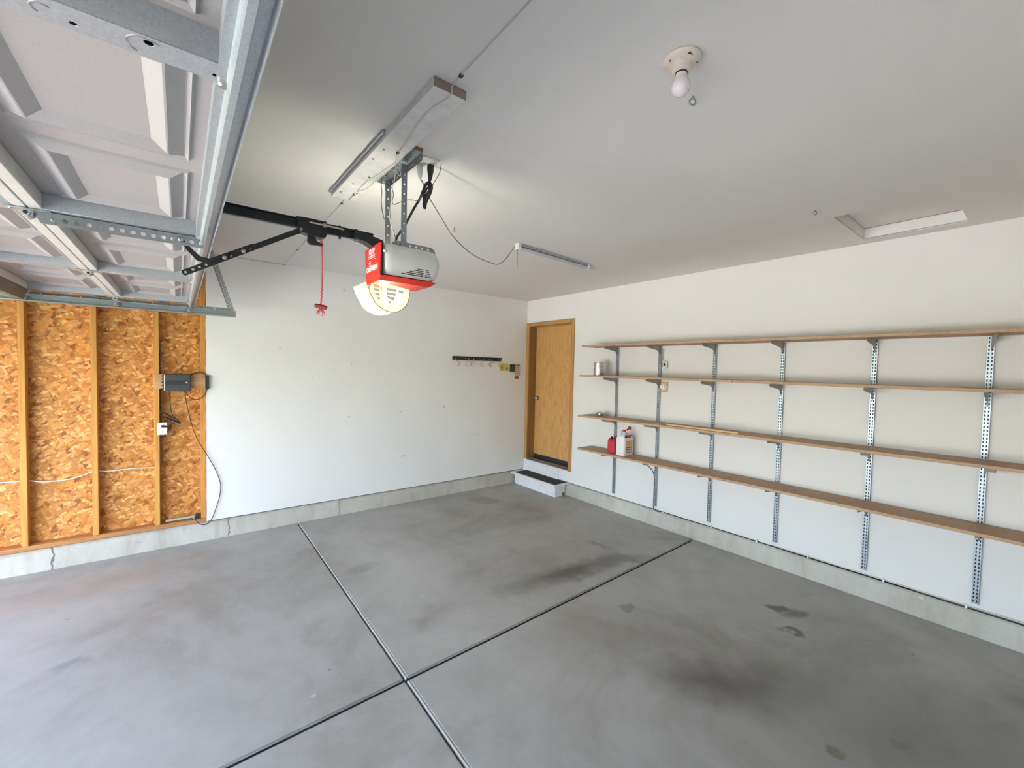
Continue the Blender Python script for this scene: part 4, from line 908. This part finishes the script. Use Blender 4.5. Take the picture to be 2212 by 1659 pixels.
text('brand_lettering', 'CRAFTSMAN', .034, TM(2.897, zb_ + .038), M_WHITE, fp, .78)
text('power_lettering', '1/2 HP', .034, TM(2.892, zb_ + .122), M_WHITE, fp, .88)
for (xa, xb, za, zc2) in ((2.850, 2.934, zb_ + .098, zb_ + .104), (2.850, 2.934, zb_ + .090, zb_ + .093), (2.92, 2.945, zb_ + .080, zb_ + .082), (2.853, 2.885, zb_ + .056, zb_ + .0585)):
    MB().box(xa, xb, YM0 - .0132, YM0 - .0122, za, zc2).build('print_line', M_WHITE, fp)
m = MB(); m.tube([(2.852, YM0 - .0126, zb_ + .068), (2.864, YM0 - .0126, zb_ + .068), (2.872, YM0 - .0126, zb_ + .074), (2.872, YM0 - .0126, zb_ + .080), (2.879, YM0 - .0126, zb_ + .070), (2.868, YM0 - .0126, zb_ + .064)], .0024, 6); m.build('logo_mark', M_WHITE, fp)
# top plates with holes
plate('mounting_plate', [(0, 0), (.235, 0), (.235, .020), (.215, .034), (.02, .034), (0, .02)], [circ(.03 + q * .033, .020, .0062, 10) for q in range(6)], .002, basis((2.972, -3.375, zt_ - .010), (0, 1, 0), (0, 0, 1)), M_HANG, op)
plate('mounting_plate', [(0, 0), (.235, 0), (.235, .020), (.215, .034), (.02, .034), (0, .02)], [circ(.03 + q * .033, .020, .0062, 10) for q in range(6)], .002, basis((2.742, -3.375, zt_ - .012), (0, 1, 0), (0, 0, 1)), M_HANG, op)
m = MB(); m.loft([[(p[0], p[1], z) for p in rrect(2.80, 2.93, -3.33, -3.16, .03, 4)] for z in (zt_ - .01, zt_ + .020)], False); m.build('top_cover', M_CREAM, op, bevel=.004)
# hanger posts and the perforated ceiling angle on its lath
ZP = H - .012
def post(x, y, zlo, zhi):
    hl = []; q = .03
    while q < zhi - zlo - .02: hl.append(circ(q, 0, .0042, 8, 1.3, 1)); q += .048
    o = plate('hanger_post', loopbox(0, zhi - zlo, -.0145, .0145), hl, .002, basis((x, y, zlo), (0, 0, 1), (0, 1, 0)), M_HANG, op)
    MB().box(x - .018, x - .001, y + .0125, y + .0145, zlo, zhi).build('post_flange', M_HANG, o)
post(2.975, -3.315, zt_ - .012, ZP - .02); post(2.742, -3.305, zt_ - .012, ZP - .02)
plate('ceiling_angle', loopbox(0, .46, -.03, .03), [circ(.02 + q * .030, -.008, .0055, 8) for q in range(15)], .002, basis((2.655, -3.318, H - .018), (1, 0, 0), (0, 1, 0)), M_HANG, op)
plate('ceiling_angle', loopbox(0, .46, -.038, 0), [circ(.02 + q * .030, -.022, .0055, 8) for q in range(15)], .002, basis((2.655, -3.289, H - .018), (1, 0, 0), (0, 0, 1)), M_HANG, op)
MB().box(2.645, 3.115, -3.3485, -3.284, H - .0165, H - .0005).build('ceiling_lath', M_BROWNW, op)
# lamp: lit bulb and milky lens cover hanging open under the tray
bl = MB(); bl.lathe([(.009, 0), (.009, -.045), (.017, -.060), (.024, -.080), (.022, -.098), (.010, -.110), (0, -.111)], (2.845, -3.360, zb_ - .0318), seg=20); bl.build('lamp_bulb', M_LIT, op)
bl = MB(); bl.lathe([(.012, 0), (.012, .010), (.020, .020), (.0255, .036), (.022, .050), (.010, .060), (0, .061)], (2.7665, -3.270, 2.235), (-1, 0, 0), 20); bl.build('lamp_bulb', M_LIT2, op)
lx0, lx1 = 2.808, 2.986
arc = [(-3.506, 2.130), (-3.494, 2.098), (-3.474, 2.062), (-3.452, 2.030), (-3.415, 2.008), (-3.375, 2.000), (-3.335, 2.010), (-3.305, 2.035), (-3.288, 2.070), (-3.282, 2.110)]
arc = [(a.x, a.y) for a in [Vector((p[0], p[1], 0)) for p in arc]]
sm_ = [(p.x, p.y) for p in smooth([(a, b, 0) for a, b in arc], 3)]
th = .0028
ls = MB(); n = len(sm_)
def inn(i):
    a = Vector(sm_[max(i - 1, 0)]); b_ = Vector(sm_[min(i + 1, n - 1)]); d = (b_ - a).normalized(); return (sm_[i][0] - d.y * th, sm_[i][1] + d.x * th)
loop = list(sm_) + [inn(i) for i in range(n - 1, -1, -1)]
ls.prism(loop, 0, lx0, lx1); lens = ls.build('lens_cover', M_LENS, op)
def side_outline():
    return [(p[0], p[1]) for p in sm_ if p[0] > -3.488] + [(-3.284, 2.122), (-3.40, 2.1355), (-3.458, 2.1355), (-3.478, 2.127)]
slots = []
for (ya, yb, za, zc2) in ((-3.468, -3.440, 2.112, 2.126), (-3.466, -3.438, 2.094, 2.107), (-3.460, -3.436, 2.074, 2.087), (-3.452, -3.432, 2.054, 2.067), (-3.430, -3.352, 2.104, 2.117), (-3.428, -3.356, 2.084, 2.097), (-3.423, -3.362, 2.064, 2.077), (-3.418, -3.378, 2.044, 2.056), (-3.343, -3.316, 2.100, 2.112), (-3.346, -3.318, 2.080, 2.092)):
    slots.append([(ya, za + .002), (yb, za - .002), (yb, zc2 - .002), (ya, zc2 + .002)])
plate('lens_side', side_outline(), slots, .0026, basis((lx1 - .0013, 0, 0), (0, 1, 0), (0, 0, 1)), M_LENS, lens)
m = MB(); m.prism([(-3.490, 2.108), (-3.484, 2.132), (-3.476, 2.136), (-3.472, 2.122), (-3.478, 2.108)], 0, lx0 + .05, lx0 + .07); m.build('latch_tab', M_LENS, lens)
lens.location.z -= .010
m = MB(); m.tube(smooth([(lx1 + .002, -3.478, 2.150), (lx1 + .003, -3.455, 2.118), (lx1 + .003, -3.42, 2.08), (lx1 + .003, -3.385, 2.055), (lx1 + .002, -3.365, 2.052)], 4), .0011, 5); m.build('antenna_wire', M_CABG, op)

# ================================================================== CEILING FITTINGS
# bare fluorescent channel without tubes
fx = thing('light_channel', 'empty white fluorescent light channel fixed to the ceiling', 'light fixture', (2.95, -3.42, H))
Zf = H - .034; xA, xB, yA, yB = 2.315, 3.600, -3.482, -3.350
MB().box(xA, xB, yA, yA + .002, Zf, H - .001).build('side_wall', M_FIXT, fx)
MB().box(xA, xB, yB - .002, yB, Zf, H - .001).build('side_wall', M_FIXT, fx)
MB().box(xA + .004, xB - .0005, yA + .0022, yB - .0022, Zf, Zf + .002).build('cover_pan', M_FIXT, fx)
MB().box(xB, xB + .002, yA, yB, Zf, H - .001).build('end_cap', M_FIXB, fx)
MB().box(xA - .002, xA, yA, yB, Zf, H - .001).build('end_cap', M_FIXT, fx)
MB().box(xA + .0, xB - .45, yA - .012, yA - .0002, H - .014, H - .004).build('side_shade_strip', M_STILE, fx)  # grey strip standing in for the shadow on the channel's side wall
for (x, y) in ((2.93, -3.455), (2.72, -3.40), (2.58, -3.44), (2.42, -3.46), (2.46, -3.38), (3.05, -3.45)): m = MB(); m.lathe([(.005, 0), (.005, -.002), (0, -.003)], (x, y, Zf), seg=8); m.build('knockout', M_INK, fx)
# stapled wire over the ceiling
wr = thing('ceiling_wire', 'thin pale wire stapled across the ceiling over the light channel', 'wire', (2.8, -3.4, H))
m = MB(); m.tube([(5.0, -3.425, H - .003), (4.05, -3.420, H - .003), (3.66, -3.412, H - .004), (3.603, -3.412, H - .010), (3.603, -3.412, Zf - .002)] + smooth([(3.57, -3.412, Zf - .0035), (3.46, -3.430, Zf - .0035), (3.32, -3.420, Zf - .0035), (3.18, -3.400, Zf - .0035), (3.06, -3.390, Zf - .0035)], 4), .0026, 6); m.build('wire', M_CABW, wr); m = MB()
m.tube(smooth([(2.46, -3.39, Zf - .0035), (2.33, -3.385, Zf - .0035), (2.312, -3.385, H - .02), (2.28, -3.382, H - .004)], 3) + [(2.125, -3.376, H - .003), (1.557, -3.365, H - .003), (.70, -3.35, H - .003), (.012, -3.338, H - .003)], .0026, 6); m.build('wire', M_CABW, wr)
for (x, y, z) in ((3.665, -3.411, H), (3.07, -3.391, Zf), (2.44, -3.390, Zf), (2.16, -3.377, H), (1.60, -3.366, H), (.75, -3.351, H), (.03, -3.338, H)):
    MB().box(x - .007, x + .007, y - .006, y + .006, z - .0075, z - .0004).build('staple', M_INK, wr)
# ceiling outlet with the opener's black plug and the white plug
co_ = thing('ceiling_outlet', 'flat ceiling outlet plate beside the opener brackets', 'outlet', (3.01, -3.19, H))
MB().box(2.955, 3.065, -3.255, -3.165, H - .007, H - .0004).build('cover_plate', M_CEIL, co_, bevel=.002)
m = MB()
m.lathe([(.015, 0), (.015, -.003), (0, -.003)], (2.985, -3.222, H - .0072), seg=14); m.build('receptacle', M_CREAM, co_); m = MB(); m.lathe([(.015, 0), (.015, -.003), (0, -.003)], (3.022, -3.190, H - .0072), seg=14); m.build('receptacle', M_CREAM, co_)
oc = thing('opener_cord', 'thick black power cord bundled above the opener motor', 'cord', (2.99, -3.2, 2.6))
m = MB(); m.tube([(3.006, -3.190, H - .0105), (3.006, -3.190, H - .035), (3.005, -3.191, H - .075), (3.003, -3.193, H - .090)], [.017, .017, .010, .0065], 12); m.build('plug', M_CABB, oc)
K = [(3.003, -3.193, 2.668), (3.000, -3.196, 2.640), (2.982, -3.205, 2.625), (2.976, -3.210, 2.59), (2.980, -3.206, 2.550), (2.990, -3.198, 2.575), (3.010, -3.186, 2.618), (3.010, -3.184, 2.648), (2.997, -3.194, 2.664), (2.981, -3.206, 2.652), (2.976, -3.210, 2.620), (2.984, -3.203, 2.575), (2.982, -3.205, 2.535), (2.975, -3.210, 2.560), (2.985, -3.200, 2.60), (3.008, -3.188, 2.636), (3.000, -3.192, 2.655), (2.985, -3.206, 2.648), (2.973, -3.214, 2.622), (2.960, -3.224, 2.585), (2.936, -3.243, 2.540), (2.915, -3.260, 2.495), (2.891, -3.279, 2.444), (2.866, -3.300, 2.405), (2.858, -3.306, 2.375), (2.862, -3.302, 2.343)]
m = MB(); m.tube(smooth(K, 5), .0062, 8); m.build('cable', M_CABB, oc)
m = MB(); m.tube([(2.980, -3.206, 2.592), (2.981, -3.206, 2.604)], .015, 10); m.build('cord_tie', M_CABB, oc)
lc = thing('swagged_cord', 'thin grey cord swagged from the ceiling outlet to the bar light', 'cord', (2.6, -2.6, 2.5))
m = MB(); m.tube([(2.972, -3.232, H - .0105), (2.970, -3.230, H - .03), (2.968, -3.228, H - .065), (2.966, -3.226, H - .075)], [.015, .015, .011, .005], 10); m.build('plug', M_WHITE, lc)
m = MB(); m.tube(smooth([(2.966, -3.226, 2.685), (2.957, -3.208, 2.672), (2.936, -3.174, 2.645), (2.921, -3.150, 2.618), (2.892, -3.101, 2.590), (2.844, -3.023, 2.547), (2.802, -2.953, 2.507), (2.752, -2.870, 2.482), (2.680, -2.752, 2.463), (2.598, -2.616, 2.459), (2.507, -2.466, 2.474), (2.433, -2.343, 2.494), (2.363, -2.227, 2.558), (2.298, -2.121, 2.650), (2.241, -2.032, 2.728)], 5), .0030, 6); m.build('cable', M_CABG, lc)
bw = thing('bell_wires', 'thin loose bell wires trailing down around the hanger posts', 'wire', (2.8, -3.3, 2.6))
m = MB()
m.tube(smooth([(3.045, -3.150, H - .0005), (3.040, -3.155, 2.711), (3.031, -3.163, 2.689), (3.016, -3.175, 2.661), (3.000, -3.190, 2.625), (2.983, -3.225, 2.594), (2.964, -3.232, 2.573), (2.934, -3.262, 2.577), (2.903, -3.276, 2.580), (2.875, -3.289, 2.578), (2.847, -3.312, 2.566), (2.836, -3.319, 2.581), (2.842, -3.316, 2.618), (2.833, -3.323, 2.655), (2.800, -3.335, 2.690), (2.760, -3.345, 2.715)], 4), .0021, 5); m.build('wire', M_CABG, bw); m = MB()
m.tube(smooth([(2.700, -3.326, H - .021), (2.706, -3.330, 2.708), (2.716, -3.330, 2.670), (2.709, -3.329, 2.633), (2.710, -3.328, 2.596), (2.719, -3.327, 2.563), (2.732, -3.326, 2.537), (2.741, -3.325, 2.519), (2.765, -3.29, 2.470), (2.78, -3.27, 2.400), (2.80, -3.26, 2.341)], 4), .0023, 5)
m.build('wire', M_CABG, bw)
m = MB(); m.tube(smooth([(2.955, -3.345, H - .021), (2.945, -3.350, 2.700), (2.925, -3.345, 2.66), (2.879, -3.340, 2.610), (2.855, -3.335, 2.560), (2.828, -3.330, 2.500), (2.79, -3.29, 2.43), (2.79, -3.265, 2.341)], 4), .0021, 5); m.build('pale_wire', M_CABW, bw); m = MB()
m.tube(smooth([(3.06, -3.390, Zf - .0035), (3.00, -3.372, Zf - .03), (2.985, -3.345, 2.69), (2.975, -3.338, 2.66), (2.93, -3.36, 2.70), (2.80, -3.372, 2.71), (2.66, -3.385, 2.69), (2.50, -3.388, Zf - .0045)], 4), .0021, 5); m.build('pale_wire', M_CABW, bw)

# bar light near the corner
bt = thing('bar_light', 'slim tube bar light on the ceiling towards the corner', 'light fixture', (2.2, -1.53, H))
pA, pB = Vector((2.238, -2.010, H)), Vector((2.162, -1.050, H))
bd_ = (pB - pA).normalized(); bn = Vector((-bd_.y, bd_.x, 0))
def bar(a, b, w0, w1, z0, z1):
    m = MB(); vs = []
    for t in (a, b):
        c_ = pA + bd_ * t
        for (w, z) in ((w0, z0), (w1, z0), (w1, z1), (w0, z1)): p = c_ + bn * w; vs.append((p.x, p.y, z))
    return m.add(vs, [(0, 1, 5, 4), (1, 2, 6, 5), (2, 3, 7, 6), (3, 0, 4, 7), (3, 2, 1, 0), (4, 5, 6, 7)])
BL = (pB - pA).length
bar(0.0, BL, -.018, .018, H - .020, H - .0006).build('back_channel', M_STILE, bt)
t0, t1 = pA + bd_ * .035, pA + bd_ * (BL - .035)
m = MB(); m.cyl((t0.x, t0.y, H - .034), (t1.x, t1.y, H - .034), .0145, 14); m.build('tube', M_TUBE, bt)
bar(-.004, .034, -.021, .021, H - .050, H - .0006).build('end_cap', M_WHITE, bt, bevel=.003); bar(BL - .034, BL + .004, -.021, .021, H - .050, H - .0006).build('end_cap', M_WHITE, bt, bevel=.003)
pc = pA + bd_ * .008
m = MB(); m.tube([(pc.x, pc.y, H - .050), (pc.x, pc.y, H - .062), (pc.x, pc.y, H - .20)], [.004, .0014, .0014], 6); m.build('pull_cord', M_CABG, bt)
for t in (.30, .68):
    bar(BL * t - .01, BL * t + .01, -.022, .022, H - .022, H - .0004).build('clip', M_STILE, bt)

# porcelain lampholder with a bulb
lh = thing('lampholder', 'cream porcelain ceiling lampholder with a bare unlit bulb', 'lampholder', (4.200, -2.895, H))
m = MB(); m.lathe([(.058, -.0005), (.060, -.006), (.056, -.014), (.046, -.020), (.034, -.024), (.030, -.034), (.027, -.046), (.024, -.047), (.0, -.047)], (4.200, -2.895, H), seg=36); m.build('base', M_CREAM, lh)
m = MB(); m.prism(rrect(4.222, 4.246, -2.925, -2.902, .004, 3), 2, H - .0195, H - .008); m.build('pull_chain_slot', M_INK, lh)
for a in (0.6, 2.3, 4.4):
    m = MB(); m.lathe([(.004, 0), (.004, -.0035), (0, -.0035)], (4.2 + .046 * math.cos(a), -2.895 + .046 * math.sin(a), H - .018), seg=8); m.build('screw', M_CABG, lh)
m = MB(); m.lathe([(.018, -.040), (.0178, -.056), (.0182, -.060), (.0235, -.070), (.0285, -.082), (.030, -.092), (.028, -.103), (.020, -.114), (.009, -.119), (0, -.120)], (4.200, -2.895, H), seg=28); m.build('bulb', M_BULB, lh)
m = MB(); m.lathe([(.0195, -.0465), (.0195, -.050), (.018, -.051)], (4.200, -2.895, H), seg=24); m.build('socket_rim', M_BLACK, lh)

# eye screws
def eye(x, y, label, turn, rad=.013, mat=M_CHROME):
    e = thing('eye_screw', label, 'eye screw', (x, y, H))
    m = MB(); d = Vector((math.cos(turn), math.sin(turn), 0))
    m.cyl((x, y, H - .0002), (x, y, H - .010), .003, 8); m.build('shank', mat, e); m = MB()
    c_ = Vector((x, y, H - .010 - rad))
    m.tube([c_ + d * (rad * math.sin(2 * PI * k / 18)) + Vector((0, 0, rad * math.cos(2 * PI * k / 18))) for k in range(18)], .0034, 7, True); m.build('eye', mat, e)
    m = MB(); m.lathe([(.007, 0), (.007, -.002), (0, -.0022)], (x, y, H - .0002), seg=10); m.build('collar', M_CEIL, e)
eye(4.125, -2.690, 'steel eye screw in the ceiling just beyond the bare bulb', R(60), .012, M_HANG)
eye(2.235, -2.600, 'small eye screw in the ceiling between opener posts and bar light', R(-40), .011, M_BRKT)
eye(4.042, -1.085, 'steel eye screw in the ceiling next to the attic hatch', R(70), .011, M_HANG)
eye(2.157, -0.975, 'small eye screw in the ceiling at the far end of the bar light', R(-50), .010, M_BRKT)
